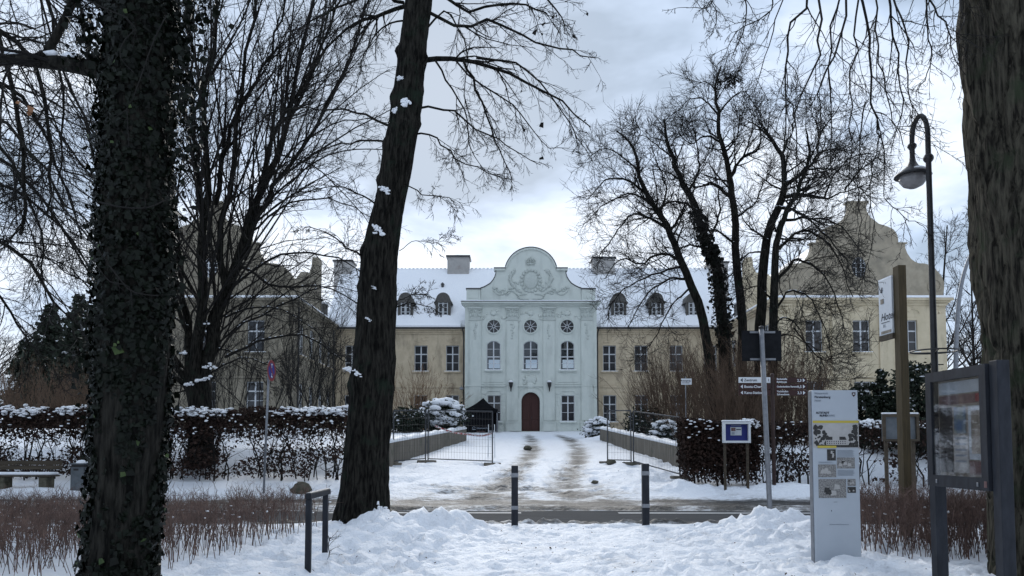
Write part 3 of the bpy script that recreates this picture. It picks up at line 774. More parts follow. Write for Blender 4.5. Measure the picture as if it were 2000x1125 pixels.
# roof: snow slab on the long pitched roof
RZ = CAMZ + (870-523)/F*68
def slope(x0_, x1_, name):
    mb = MB(); y0, z0 = WY-.50, EV-.02; y1, z1 = 67.7, RZ
    mb.prismx([(y0, z0), (y0-.02, z0+.14), (y1, z1), (73.6, EV+.15), (73.6, EV)], x0_, x1_); return mb
slope(-15.6, x0-.4, 'roof').build('roof', M['snow'], pal)
slope(x1+.4, 18.7, 'roof').build('roof', M['snow'], pal)
slope(x0-.399, x1+.399, 'roof')
mbr = MB(); y0 = YF+.62                                          # middle stretch behind the gable
mbr.prismx([(y0+.3, EV+.6), (67.7, RZ), (73.6, EV+.15), (73.6, EV), (y0+.3, EV)], x0-.399, x1+.399); mbr.build('roof', M['snow'], pal)
mb = MB()
for X in np.arange(-15.2, 18.4, .36):
    mb.ell((X, 67.72, RZ+.02), (.13,.14,.07), 6, 4)
mb.build('ridge_tiles', M['snow'], pal, smooth=True)
def roof_z(y): return lerp(EV+.12, RZ, (y-(WY-.52))/(67.7-(WY-.52)))
# dormers
for k in (-320, -247, -173, 173, 247, 320):
    y0 = 62.5; sc = F/y0
    X = (1037.3 + k - 1000)/sc; z0 = CAMZ + (870-619)/sc; zt = CAMZ + (870-569)/sc; h = zt-z0; w = 26/sc
    d = MB(); d.box(X-w/2, X-w/2+.15, y0, y0+1.6, z0, z0+h*.66).box(X+w/2-.15, X+w/2, y0, y0+1.6, z0, z0+h*.66).box(X-w/2+.15, X+w/2-.15, y0, y0+1.6, z0-.2, z0+.05)
    d.box(X-w/2-.08, X-w/2-.003, y0-.05, y0+.25, z0-.12, z0+h*.62); d.box(X+w/2+.003, X+w/2+.08, y0-.05, y0+.25, z0-.12, z0+h*.62)
    dob = d.build('dormer', M['slate'], pal)
    prof = [(-.70,.58),(-.68,.62),(-.57,.68),(-.53,.76),(-.46,.86),(-.33,.94),(-.17,.985),(0,1.0),(.17,.985),(.33,.94),(.46,.86),(.53,.76),(.57,.68),(.68,.62),(.70,.58)]
    hm = MB(); hm.prism([(X-w*.42, z0+h*.60)] + [(X+w*.42, z0+h*.60)] + [(X+p*w, z0+h*q_) for p, q_ in prof[::-1]], y0-.08, y0+2.2); hm.build('hood', M['slate'], dob)
    MB().box(X-w/2+.16, X+w/2-.16, y0+.05, y0+.1, z0+.05, z0+h*.6).build('dormer_glass', M['pane'], dob)
    put = MB(); ww = w/2-.15
    for s in (-1, 1):
        xa_ = X + s*ww*.5
        put.box(xa_-ww*.5+.01, xa_-ww*.5+.08, y0-.02, y0+.05, z0+.05, z0+h*.6).box(xa_+ww*.5-.08, xa_+ww*.5-.01, y0-.02, y0+.05, z0+.05, z0+h*.6)
        for zz in (.03, .22, .40, .56): put.box(xa_-ww*.5+.08, xa_+ww*.5-.08, y0-.015, y0+.045, z0+h*zz, z0+h*zz+.045)
    put.build('dormer_casement', M['wframe'], dob)
# chimneys
for px, py0, py1, w in ((895, 499, 534, 42), (1179.5, 502, 535, 42), (670, 508, 550, 34), (1404, 511, 552, 34)):
    Z = 67.95; sc = F/Z; X = (px-1000)/sc; zt = CAMZ+(870-py0)/sc; zb = CAMZ+(870-py1)/sc; hw = w/2/sc
    c_ = MB().box(X-hw, X+hw, Z-.9, Z+.9, zb-1.2, zt-.18).build('chimney', M['chimney'], pal)
    MB().box(X-hw-.12, X+hw+.12, Z-1.02, Z+1.02, zt-.178, zt-.03).build('chimney_cap', M['darktrim'], c_)
    MB().ell((X, Z, zt-.04), (hw*.9, .9, .2), 12, 6).build('chimney_snow', M['snow'], c_, smooth=True)
X, Z = (863-1000)/F*65.6, 65.6
MB().lathe((X, Z, roof_z(Z)), [(.12,-.1),(.12,.18),(.2,.2),(.05,.36)], 10).build('roof_vent', M['darktrim'], pal)
MB().box(U(897), U(904), WY-.8, WY-.15, V(760), V(756)).box(U(899.5), U(901), WY-.5, WY-.3, V(756), V(752)).build('floodlight', M['steel'], pal)

# ------------------------------------------------------------------ side pavilions
PY = 50.0; SPV = 29.0
def pavilion(s, label, mw, mg_):
    cxp = AX + s*22.12                                        # centre of its front
    hw = 5.77
    P = empty('pavilion', (cxp, PY, GZ), label, 'building', 'gabled pavilions flanking the palace court')
    zc = CAMZ + (870-579.5)/SPV
    def z(py): return CAMZ + (870-py)/SPV
    holes = []; cs = [cxp + k*93/SPV for k in (-1, 0, 1)]; w = 33.5/SPV
    for X in cs:
        holes.append(rect(X-w/2, X+w/2, z(686.5), z(624))); holes.append(rect(X-w/2, X+w/2, z(800), z(745)))
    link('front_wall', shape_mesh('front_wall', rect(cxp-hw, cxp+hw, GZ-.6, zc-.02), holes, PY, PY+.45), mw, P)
    for X in cs:
        put_window(P, X, PY+.16, z(686.5), w, 62.5/SPV, 0, (2, .34, (.68,)), smat=mw)
        put_window(P, X, PY+.16, z(800), w, 55/SPV, 0, (2, .34, (.68,)), smat=mw)
        t_ = .16
        for zb, h in ((z(686.5), 62.5/SPV), (z(800), 55/SPV)):
            mb = MB(); mb.box(X-w/2-t_, X-w/2-.004, PY-.05, PY-.002, zb-.05, zb+h+t_).box(X+w/2+.004, X+w/2+t_, PY-.05, PY-.002, zb-.05, zb+h+t_).box(X-w/2-.003, X+w/2+.003, PY-.05, PY-.002, zb+h+.004, zb+h+t_)
            mb.build('window_surround', mw, P)
        mb = MB(); zz = z(610)
        mb.tube([(X-.75+.75*(1-math.cos(t)), PY-.02, zz+.34*math.sin(t)) for t in np.linspace(0, math.pi, 9)], .05, 5); mb.ell((X, PY-.02, zz+.28), (.22,.09,.2), 7, 5)
        mb.build('relief', mw, P, kind='stuff')
    for X in (cxp-hw+.55, cxp+hw-.55, cxp-1.62, cxp+1.62):      # pilaster strips
        p = MB().box(X-.42, X+.42, PY-.10, PY-.003, z(735), z(612)).build('pilaster', mw, P)
        mb = MB().box(X-.5, X+.5, PY-.2, PY-.004, z(596), z(592))
        for k in range(7): mb.ell((X+rr.uniform(-.36,.36), PY-.10, z(604)+rr.uniform(-.25,.2)), (rr.uniform(.07,.16), .07, rr.uniform(.07,.15)), 6, 4, rr, .3)
        mb.build('capital', mw, p)
    MB().box(cxp-hw-.05, cxp+hw+.05, PY-.14, PY-.003, z(738), z(734)).build('string_course', mw, P)
    mb = MB()
    for d, a, b_ in ((.10, 594, 590), (.22, 589.9, 586), (.36, 585.9, 581)): mb.box(cxp-hw-d, cxp+hw+d, PY-d, PY+.3, z(a), z(b_))
    mb.build('cornice', mw, P)
    MB().cbox(cxp-hw-.38, cxp+hw+.38, PY-.40, PY+.02, z(580.9), z(576.5), .03).build('cornice_snow', M['snow'], P)
    G = [(19,389),(17,398),(18,405),(24,417),(33,424),(41,430.5),(58,436),(70,442),(76,450),(78.5,460),(79,471),(92,471.5),(92.5,480),(96,490),(103,501),(110,506.5),(118,510),(129,510.4),(138,513),(146,518),(156,527),(163,537),(167,548),(167,560),(165,570),(163,576)]
    out = [(cxp-163/SPV, zc), (cxp+163/SPV, zc)] + [(cxp+a/SPV, z(b_)) for a, b_ in G[::-1]] + [(cxp-a/SPV, z(b_)) for a, b_ in G]
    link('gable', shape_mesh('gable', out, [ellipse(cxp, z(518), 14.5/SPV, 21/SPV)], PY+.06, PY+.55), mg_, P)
    MB().box(cxp-.74, cxp+.74, PY-.02, PY+.62, z(389), z(385.5)).build('gable_cap', mg_, P)
    for sg in (-1, 1):
        a, b_ = sorted((cxp+sg*76/SPV, cxp+sg*96/SPV)); MB().box(a, b_, PY-.01, PY+.6, z(471), z(468.5)).build('gable_ledge', mg_, P)
        mb = MB(); c0 = (cxp+sg*150/SPV, z(556))
        mb.tube([(c0[0]+sg*.06*t*math.cos(t)*.9, PY+.03, c0[1]+.06*t*math.sin(t)) for t in np.linspace(1, 10, 26)], .06, 5)
        mb.build('volute', mg_, P)
    ow = MB()
    n_ = 24; ow.tube([(cxp+14.4/SPV*math.cos(t), PY+.2, z(518)+21/SPV*math.sin(t)) for t in np.linspace(0, 2*math.pi, n_)], .05, 5)
    for k in (-.17, .17): ow.box(cxp+k-.03, cxp+k+.03, PY+.16, PY+.22, z(518)-.62, z(518)+.62)
    for k in (-.3, 0, .3): ow.box(cxp-.46, cxp+.46, PY+.165, PY+.215, z(518)+k-.025, z(518)+k+.025)
    ov = ow.build('oval_window', M['wframe'], P)
    link('pane', shape_mesh('pane', ellipse(cxp, z(518), .5, .72), [], PY+.24, PY+.26), M['pane'], ov)
    # court side wall with two rows of windows, seen edge-on
    xi = cxp - s*hw
    cs = [52.0, 54.6, 57.2, 59.8]
    holes = []
    for Y in cs: holes += [rect(Y-.55, Y+.55, z(686.5), z(624)), rect(Y-.55, Y+.55, z(800), z(745))]
    me = shape_mesh('court_wall', rect(PY+.452, 62.0, GZ-.6, zc-.02), holes, 0, .45)
    n_ = len(me.vertices); co = np.empty(n_*3, np.float32); me.vertices.foreach_get('co', co); co = co.reshape(-1, 3)
    co = np.stack([xi + s*co[:, 1], co[:, 0], co[:, 2]], 1); me.vertices.foreach_set('co', co.reshape(-1))
    if s < 0: me.flip_normals()
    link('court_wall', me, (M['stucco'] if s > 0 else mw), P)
    for Y in cs:
        put_window(P, xi + s*.16, Y, z(686.5), 1.1, 62.5/SPV, 0, (2, .34, (.68,)), rotz=-s*math.pi/2 if s > 0 else math.pi/2)
        put_window(P, xi + s*.16, Y, z(800), 1.1, 55/SPV, 0, (2, .34, (.68,)), rotz=-s*math.pi/2 if s > 0 else math.pi/2)
    mb = MB()
    for d, a, b_ in ((.10, 594, 590), (.22, 589.9, 586), (.36, 585.9, 581)):
        q0, q1 = sorted((xi - s*d, xi + s*.2)); mb.box(q0, q1, PY+.303, 62, z(a), z(b_))
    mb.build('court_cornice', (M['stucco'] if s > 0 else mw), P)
    q0, q1 = sorted((xi - s*.4, xi + s*.02)); MB().cbox(q0, q1, PY+.03, 61.9, z(580.9), z(577), .03).build('court_cornice_snow', M['snow'], P)
    # stepped parapet gable over the court side
    q0, q1 = sorted((xi + s*.05, xi + s*.5))
    MB().prismx([(51.2,zc),(57.3,zc),(57.3,15.75),(56.9,15.95),(56.2,15.95),(56.0,15.2),(55.3,14.5),(54.6,14.3),(53.2,14.1),(52.2,13.5),(51.2,12.7)], q0, q1).build('court_gable', mw, P)
    for Y in (52.6, 58.4, 60.3):                                 # roof dormers towards the court
        q0, q1 = sorted((xi + s*.4, xi + s*2.2)); dm_ = MB().box(q0, q1, Y-.45, Y+.45, zc+.2, zc+1.5).build('roof_dormer', M['slate'], P)
        MB().box(q0-.06, q1+.06, Y-.52, Y+.52, zc+1.502, zc+1.62).build('dormer_snow', M['snow'], dm_)
    for Y, dd in ((50.9, 0), (60.9, 0)):
        MB().tube([(xi - s*.08, Y, zc-.5), (xi - s*.08, Y, GZ)], .06, 6).build('downpipe', M['darktrim'], P)
    # snowy roof, ridge behind the gable
    xo = cxp + s*hw
    rz = z(440)
    R_ = MB().prism([(cxp-hw+.05, zc), (cxp+hw-.05, zc), (cxp+2.2, rz-.6), (cxp, rz), (cxp-2.2, rz-.6)], PY+.56, 63); R_.build('roof', M['snow'], P)
    q0, q1 = sorted((xo - s*.002, xo - s*.4)); MB().box(q0, q1, PY+.452, 64, GZ-.6, zc-.02).build('outer_wall', (M['stucco'] if s > 0 else mw), P)
    MB().box(cxp-s*4.2-.6, cxp-s*4.2+.6, 57.5, 58.6, zc+.8, z(500)).build('chimney', M['chimney'], P)
    return P
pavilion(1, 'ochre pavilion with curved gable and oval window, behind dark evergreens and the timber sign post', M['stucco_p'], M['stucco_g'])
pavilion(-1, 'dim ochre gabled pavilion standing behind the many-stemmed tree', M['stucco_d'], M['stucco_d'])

# ------------------------------------------------------------------ tree engine (vectorised)
def crv(pts, n):
    """smooth resampling of hand-laid points (..,3) to n points (Catmull-Rom)"""
    P = np.array(pts, float); P = np.vstack([2*P[0]-P[1], P, 2*P[-1]-P[-2]])
    m = len(P) - 3; t = np.linspace(0, m - 1e-6, n); i = t.astype(int); f = (t - i)[:, None]
    a, b, c, d = P[i], P[i+1], P[i+2], P[i+3]
    return .5*((2*b) + (c-a)*f + (2*a-5*b+4*c-d)*f**2 + (3*b-a-3*c+d)*f**3)
def limbs(specs, Z, n=14, rng=None, dz=.0, wig=.0, pw=1.0):
    """specs: (list of (px,py[,dZ]), r0, r1) -> P (m,n,3), R (m,n)"""
    P, R = [], []
    for pts, r0, r1 in specs:
        w = []
        ds = rng.uniform(-dz, dz) if rng is not None else 0
        for k, p in enumerate(pts):
            dd = p[2] if len(p) > 2 else ds * k / max(1, len(pts)-1)
            w.append(W(p[0], p[1], Z + dd))
        c = crv(w, n)
        if wig and rng is not None:
            L = np.linalg.norm(c[-1]-c[0]); q = rng.normal(0, wig*L, (n, 3)); q[0] = 0; c = c + q
        P.append(c); R.append(r1 + (r0-r1)*(1-np.linspace(0, 1, n))**pw)
    return np.array(P), np.array(R)
def sprout(rng, P, R, per, t0=.15, t1=1.0, ang=(40, 12), lf=(.35, .6), taper=.7, n=5, wig=.12, trop=(0, 0, .1), rr=.6, rmin=.004, rmax=1, absl=None, end=.35, bias=None, bw=0.0, la=None):
    M_, N = P.shape[:2]
    seg = np.linalg.norm(np.diff(P, axis=1), axis=2); L = seg.sum(1)
    k = np.floor(per * (L if absl == 'per_m' else np.ones(M_)) + rng.random(M_)).astype(int)
    idx = np.repeat(np.arange(M_), k); m = len(idx)
    if m == 0: return np.zeros((0, n, 3)), np.zeros((0, n))
    t = t0 + (t1-t0)*rng.random(m)
    ft = t*(N-1); i = np.minimum(ft.astype(int), N-2); f = (ft-i)[:, None]
    pos = P[idx, i]*(1-f) + P[idx, i+1]*f
    T = P[idx, i+1]-P[idx, i]; T /= np.linalg.norm(T, axis=1)[:, None]+1e-9
    rad = R[idx, i]*(1-f[:, 0]) + R[idx, i+1]*f[:, 0]
    v = rng.normal(size=(m, 3))
    if bias is not None: v += np.array(bias)*bw
    v -= (v*T).sum(1)[:, None]*T; v /= np.linalg.norm(v, axis=1)[:, None]+1e-9
    a = np.radians(rng.normal(ang[0], ang[1], m))[:, None]
    d = np.cos(a)*T + np.sin(a)*v
    ln = (L[idx]*rng.uniform(lf[0], lf[1], m) if la is None else rng.uniform(la[0], la[1], m))*(1-taper*t)
    r0 = np.clip(np.minimum(rad*rr*rng.uniform(.7, 1.1, m), rad*.95), rmin, rmax)
    Q = np.empty((m, n, 3)); Q[:, 0] = pos; tr = np.array(trop)
    st = (ln/(n-1))[:, None]
    for j in range(1, n):
        d = d + rng.normal(0, wig, (m, 3)) + tr
        d /= np.linalg.norm(d, axis=1)[:, None]+1e-9
        Q[:, j] = Q[:, j-1] + d*st
    RR = r0[:, None]*np.linspace(1, end, n)[None]
    return Q, RR
def tubes(P, R, s):
    M_, N = P.shape[:2]
    if M_ == 0: return np.zeros((0, 3)), np.zeros((0, 4), int)
    T = np.gradient(P, axis=1); T /= np.linalg.norm(T, axis=2)[..., None]+1e-9
    ref = np.where(np.abs(T[..., 2:3]) > .75, np.array((0.2, 1.0, 0.0)), np.array((0.0, 0, 1.0)))
    a = np.cross(T, ref); a /= np.linalg.norm(a, axis=2)[..., None]+1e-9; b = np.cross(T, a)
    th = np.arange(s)*2*math.pi/s
    V = P[:, :, None] + R[:, :, None, None]*(np.cos(th)[:, None]*a[:, :, None] + np.sin(th)[:, None]*b[:, :, None])
    I = np.arange(M_*N*s).reshape(M_, N, s); J = np.roll(I, -1, axis=2)
    Q = np.stack([I[:, :-1], J[:, :-1], J[:, 1:], I[:, 1:]], -1).reshape(-1, 4)
    return V.reshape(-1, 3), Q
TRIS = {}
def tube_obj(name, levels, m, parent, kind=None, smooth=True):
    """levels: [(P,R,sides)] -> one mesh object"""
    Vs, Qs, o = [], [], 0
    for P, R, s in levels:
        V_, Q_ = tubes(P, R, s); Vs.append(V_); Qs.append(Q_+o); o += len(V_)
    V_, Q_ = np.concatenate(Vs), np.concatenate(Qs)
    TRIS[parent.name if parent else name] = TRIS.get(parent.name if parent else name, 0) + 2*len(Q_)
    return link(name, np_mesh(name, V_, Q_), m, parent, kind=kind, smooth=smooth)
def leaves(name, rng, pts, size, m, parent, nrm=None, flat=.0, kind='stuff', five=False):
    """one small folded blade per point"""
    k = len(pts); P = np.asarray(pts)
    N_ = rng.normal(size=(k, 3))
    if nrm is not None: N_ = N_*flat + np.asarray(nrm)
    N_ /= np.linalg.norm(N_, axis=1)[:, None]+1e-9
    d = rng.normal(size=(k, 3)); d -= (d*N_).sum(1)[:, None]*N_; d /= np.linalg.norm(d, axis=1)[:, None]+1e-9
    if five: d = d*.6 + np.array((0, 0, -.8)); d -= (d*N_).sum(1)[:, None]*N_; d /= np.linalg.norm(d, axis=1)[:, None]+1e-9
    e_ = np.cross(N_, d); s = (size*rng.choice([.5, .75, 1, 1.35], k)*rng.uniform(.7, 1.25, k))[:, None]
    if five:
        a = P - d*s*.55; b = P + e_*s*.55 - d*s*.15 - N_*s*.12; c = P + d*s*.6; f = P - e_*s*.55 - d*s*.15 - N_*s*.12; 
    else:
        a = P - d*s*.5; b = P + e_*s*.32 + N_*s*.08; c = P + d*s*.5; f = P - e_*s*.32 + N_*s*.08
    V_ = np.stack([a, b, c, f], 1).reshape(-1, 3); I = np.arange(4*k).reshape(k, 4)
    Q_ = np.concatenate([I[:, [0, 1, 2]], I[:, [0, 2, 3]]])
    TRIS[parent.name if parent else name] = TRIS.get(parent.name if parent else name, 0) + len(Q_)
    return link(name, np_mesh(name, V_, Q_), m, parent, kind=kind)
def snow_lumps(name, rng, spots, parent, kind='stuff'):
    """spots (x,y,z,rx,ry,rz): soft clumps"""
    rr_ = random.Random(int(rng.integers(1e6)))
    k, m = 7, 4
    u = [(0, 0, -1)] + [(math.sin(math.pi*i/m)*math.cos(2*math.pi*j/k), math.sin(math.pi*i/m)*math.sin(2*math.pi*j/k), -math.cos(math.pi*i/m)) for i in range(1, m) for j in range(k)] + [(0, 0, 1)]
    u = np.array(u); Ln = len(u)-1
    f = [(0, 1+(j+1) % k, 1+j) for j in range(k)] + [(L_, 1+(m-2)*k+j, 1+(m-2)*k+(j+1) % k) for L_ in (Ln,) for j in range(k)]
    for i in range(m-2):
        for j in range(k):
            a, b, c, d = 1+i*k+j, 1+i*k+(j+1) % k, 1+i*k+k+(j+1) % k, 1+i*k+k+j; f += [(a, b, c), (a, c, d)]
    f = np.array(f); S = np.asarray(spots, float); n_ = len(S)
    V_ = S[:, None, :3] + u[None]*S[:, None, 3:6]*rng.uniform(.78, 1.2, (n_, len(u), 1))
    Q_ = (f[None] + (np.arange(n_)*len(u))[:, None, None]).reshape(-1, 3)
    return link(name, np_mesh(name, V_.reshape(-1, 3), Q_), M['snow'], parent, kind=kind, smooth=True)
def limb_snow(rng, P, R, frac=.5, rmin=.03, wf=.8):
    """snow resting on the upper side of limbs that lie flat enough"""
    out = []
    for p, r in zip(P, R):
        for i in range(len(p)-1):
            T = p[i+1]-p[i]; L = np.linalg.norm(T)
            if r[i] < rmin or L < 1e-6 or abs(T[2])/L > .72: continue
            for q_ in range(max(1, int(L/(r[i]*1.6)))):
                if rng.random() < frac:
                    c = p[i] + T*rng.random(); out.append((c[0], c[1], c[2]+r[i]*.85, r[i]*rng.uniform(.9, 1.7), r[i]*rng.uniform(.6, .9)*wf, r[i]*rng.uniform(.3, .55)))
    return out
def trunk_mesh(path, radii, rng, sides=40, rows=140, rough=.05, burls=(), flare=0, cleft=None, seed=0, furrow=.014, ridge_w=.10):
    """a single thick trunk with furrowed bark and burls"""
    P = crv(path, rows); rad = np.interp(np.linspace(0, 1, rows), np.linspace(0, 1, len(radii)), radii)
    T = np.gradient(P, axis=0); T /= np.linalg.norm(T, axis=1)[:, None]
    a = np.cross(T, np.array((0, 1.0, 0))); a /= np.linalg.norm(a, axis=1)[:, None]; b = np.cross(T, a)
    th = np.arange(sides)*2*math.pi/sides
    s = np.concatenate([[0], np.cumsum(np.linalg.norm(np.diff(P, axis=0), axis=1))])
    TH, S = np.meshgrid(th, s)
    wrap = (np.cos(TH)*2.2, np.sin(TH)*2.2)
    g = fbm(wrap[0]*2.6 + S*.35, wrap[1]*2.6 + S*.9, seed, 4)
    lump = fbm(wrap[0]*.8 + 3, wrap[1]*.8 + S*1.3, seed+9, 3)
    TB = np.mod(TH - 1.5*math.pi, 2*math.pi)                  # seam kept at the back
    nr_ = max(10, 2*math.pi*float(np.mean(rad))/ridge_w)
    w1 = fbm(TB*3, S*1.6, seed+14, 3)*1.6
    ridge = -np.exp(-(np.abs(fbm(TB*nr_/(2*math.pi) + w1, S*1.5, seed+4, 2))/.09)**2)
    rr_ = rad[:, None]*(1 + rough*1.1*g + .12*lump) + furrow*(ridge + .4)
    if flare:
        fl = np.exp(-S/.45)*flare; rr_ = rr_*(1 + fl*(1 + .55*np.sin(TH*5 + 1.3) + .3*np.sin(TH*3)))
    if cleft: 
        th0, dep, s0, s1 = cleft
        dth = np.angle(np.exp(1j*(TH-th0))); rr_ *= 1 - dep*np.exp(-(dth/.16)**2)*sstep(s0, s1, S)
    V_ = P[:, None] + rr_[..., None]*(np.cos(TH)[..., None]*a[:, None] + np.sin(TH)[..., None]*b[:, None])
    for bp_, br, bh in burls:
        bp_ = np.asarray(bp_); d = np.linalg.norm(V_-bp_, axis=2); o_ = V_-P[:, None]; o_ /= np.linalg.norm(o_, axis=2)[..., None]
        V_ += o_*(bh*np.exp(-(d/br)**2))[..., None]
    I = np.arange(rows*sides).reshape(rows, sides); J = np.roll(I, -1, 1)
    Q_ = np.stack([I[:-1], J[:-1], J[1:], I[1:]], -1).reshape(-1, 4)
    return V_, Q_
def gz(x, y): return float(height(np.array([x]), np.array([y]))[0])

# ---- the ivy-clad trunk close by on the left
rg = np.random.default_rng(21)
Z = 7.6; x_, y_ = W(228, 1160, Z)[:2]
tA = empty('ivy_clad_tree', (x_, y_, gz(x_, y_)), 'massive dark trunk smothered in ivy with a snow-topped limb beside the low bare hedge', 'tree')
path = [W(px, py, Z) for px, py in ((232,1210),(235,1125),(247,960),(256,800),(262,620),(264,480),(264,330),(270,150),(278,0),(285,-150),(292,-400))]
V_, Q_ = trunk_mesh(path, [.34,.32,.31,.325,.33,.32,.31,.31,.30,.29,.28], rg, 64, 150, .06, flare=.2, seed=3)
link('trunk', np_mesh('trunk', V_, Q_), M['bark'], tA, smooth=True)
PA = crv(path, 200)
sp = [([(240,160),(200,140),(150,128),(100,122),(50,118),(0,114),(-120,108),(-320,80),(-560,20)], .105, .02),
      ([(70,118),(95,95),(118,55),(140,5),(150,-60)], .05, .035),
      ([(250,40),(215,15),(170,-10),(140,-60)], .05, .03)]
P0, R0 = limbs(sp, Z, 14, rg, .25)
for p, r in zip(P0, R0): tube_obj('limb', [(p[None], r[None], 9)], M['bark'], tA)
# thin dead twigs hanging across the trunk and side shoots
hp = [([(150,-10,-.5),(190,10,-.5),(265,47,-.48),(238,85,-.5),(236,115,-.5),(262,142,-.5)], .008, .004), ([(325,30,-.45),(300,80,-.5),(275,150,-.5),(250,210,-.5),(205,240,-.5)], .007, .003),
      ([(248,212,-.5),(250,250,-.5),(252,285,-.5)], .005, .003), ([(195,395,-.45),(240,405,-.52),(290,405,-.5),(335,385,-.45)], .009, .006),
      ([(100,380,-.3),(170,460,-.4),(230,540,-.5),(260,570,-.52),(310,578,-.5)], .011, .005), ([(190,520,-.5),(215,550,-.5),(252,560,-.52),(258,600,-.52)], .007, .004)]
PH, RH = limbs(hp, Z, 10)
P1, R1 = sprout(rg, np.concatenate([P0[:, ::1]]), np.concatenate([R0]), 12, .25, 1, (45,15), (.25,.6), .4, 8, .16, (0,0,-.04), .3, .006, .02)
Ph, Rh = sprout(rg, PH, RH, 5, .2, 1, (45,15), (.2,.5), .4, 5, .15, (0,0,-.05), .6, .002)
P2, R2 = sprout(rg, P1, R1, 7, .2, 1, (45,15), (.3,.6), .5, 5, .18, (0,0,-.03), .6, .0035)
P3, R3 = sprout(rg, P2, R2, 3, .2, 1, (45,15), (.3,.6), .5, 4, .2, (0,0,-.03), .7, .0025)
tube_obj('crown', [(PH, RH, 5), (Ph, Rh, 4), (P1, R1, 5), (P2, R2, 4), (P3, R3, 3)], M['twig'], tA)
# ivy: leaves over the bark, denser and bushier higher up, in ragged clumps
def ivy_pts(path, rad, n, rng, thick, s0=0, s1=1, clump=2.2, low_thin=0.0):
    P = crv(path, 400); T = np.gradient(P, axis=0); T /= np.linalg.norm(T, axis=1)[:, None]
    a = np.cross(T, np.array((0, 1.0, 0))); a /= np.linalg.norm(a, axis=1)[:, None]; b = np.cross(T, a)
    r = np.interp(np.linspace(0, 1, 400), np.linspace(0, 1, len(rad)), rad)
    i = (rng.uniform(s0, s1, n)*399).astype(int); th = rng.uniform(0, 2*math.pi, n)
    den = fbm(np.cos(th)*clump + 5, P[i, 2]*1.3 + np.sin(th)*clump, 77, 3)
    keep = den + (P[i, 2]*.12 - low_thin) > -.28
    i, th, den = i[keep], th[keep], den[keep]
    o = np.cos(th)[:, None]*a[i] + np.sin(th)[:, None]*b[i]
    ex = np.abs(rng.normal(0, 1, len(i)))*thick*(.5 + 1.6*np.clip(den+.3, 0, 1))
    return P[i] + o*(r[i] + .015 + ex)[:, None], o
pts, nr = ivy_pts(path, [.34,.32,.31,.325,.33,.32,.31,.31,.30,.29,.28], 17000, rg, .028, .02, .92, low_thin=.22)
bl = []                                                      # hanging bunches to the right and at the limb
for (px, py, sx, sy, n_) in ((350,100,.10,.28,260),(362,180,.10,.18,170),(345,40,.10,.2,200),(370,245,.09,.14,110),(350,300,.09,.15,130),(185,120,.14,.10,150),(165,35,.09,.18,150),(195,95,.08,.12,110),(200,205,.07,.08,60),(385,15,.12,.15,140),(340,420,.05,.2,80),(175,700,.05,.3,110),(335,560,.05,.3,90)):
    c = W(px, py, Z); bl.append(c + rg.normal(size=(n_, 3))*np.array((sx, .14, sy)))
bl = np.concatenate(bl)
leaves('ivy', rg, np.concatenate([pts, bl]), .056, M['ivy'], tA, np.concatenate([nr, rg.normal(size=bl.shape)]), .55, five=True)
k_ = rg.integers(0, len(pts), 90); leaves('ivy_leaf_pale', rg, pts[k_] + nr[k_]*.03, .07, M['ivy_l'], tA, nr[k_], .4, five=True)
sn = np.array(limb_snow(rg, P0[:1], R0[:1], .9, .05)); sn[:, 1] -= .035; sn[:, 2] += .01; sn = sn[(np.sin(sn[:, 0]*9) > -.2)]
snow_lumps('snow', rg, sn, tA)
for px, py in ((35,200),(60,213),(57,222)):
    c = W(px, py, Z-.2); leaves('dry_leaf', rg, [c], .09, M['leaf_o'], tA, kind=None)

# ---- many-stemmed tree behind the clipped hedge
rg = np.random.default_rng(33)
Z = 26.2; x_, y_ = W(393, 930, Z)[:2]
tB = empty('multi_stem_tree', (x_, y_, gz(x_, y_)), 'many-stemmed bare tree with upright dark stems, rooted in the long leafy brown hedge', 'tree')
path = [W(px, py, Z) for px, py in ((396,975),(394,935),(392,860),(391,800),(388,755),(386,735))]
V_, Q_ = trunk_mesh(path, [.55,.52,.42,.38,.42,.30], rg, 28, 40, .06, flare=.2, seed=8)
link('trunk', np_mesh('trunk', V_, Q_), M['bark'], tB, smooth=True)
stem = [([(390,775),(410,670),(452,565),(490,450),(530,330),(570,200),(600,60),(625,-80)], .30, .05),
        ([(388,775),(386,640),(396,500),(402,350),(406,180),(420,0),(430,-140)], .24, .05),
        ([(384,770),(365,650),(350,520),(345,400),(340,250),(350,100),(345,-100)], .17, .04),
        ([(395,770),(425,640),(440,500),(450,350),(470,180),(500,0),(512,-100)], .19, .04),
        ([(384,770),(350,720),(320,660),(290,570),(250,460),(200,340),(160,220),(110,90),(60,-60)], .15, .035),
        ([(472,505),(505,420),(560,330),(640,200),(700,60),(745,-80)], .12, .03),
        ([(420,400),(450,250),(530,100),(570,-60)], .10, .03),
        ([(500,420),(520,300),(600,150),(660,10),(690,-80)], .10, .03),
        ([(400,450),(385,300),(375,150),(380,-80)], .11, .03),
        ([(360,600),(320,450),(290,300),(270,120),(250,-60)], .10, .03),
        ([(386,770),(355,752),(325,725),(290,690),(230,655),(150,645)], .10, .02),
        ([(380,765),(335,705),(270,640),(180,560),(80,500)], .08, .02),
        ([(395,600),(330,480),(240,400),(120,330),(20,300)], .07, .02),
        ([(384,760),(340,690),(280,600),(190,480),(100,400),(20,380)], .06, .015), ([(386,765),(340,735),(270,715),(190,720),(110,740)], .05, .012), ([(370,660),(310,520),(220,280),(170,100),(140,-60)], .08, .02)]
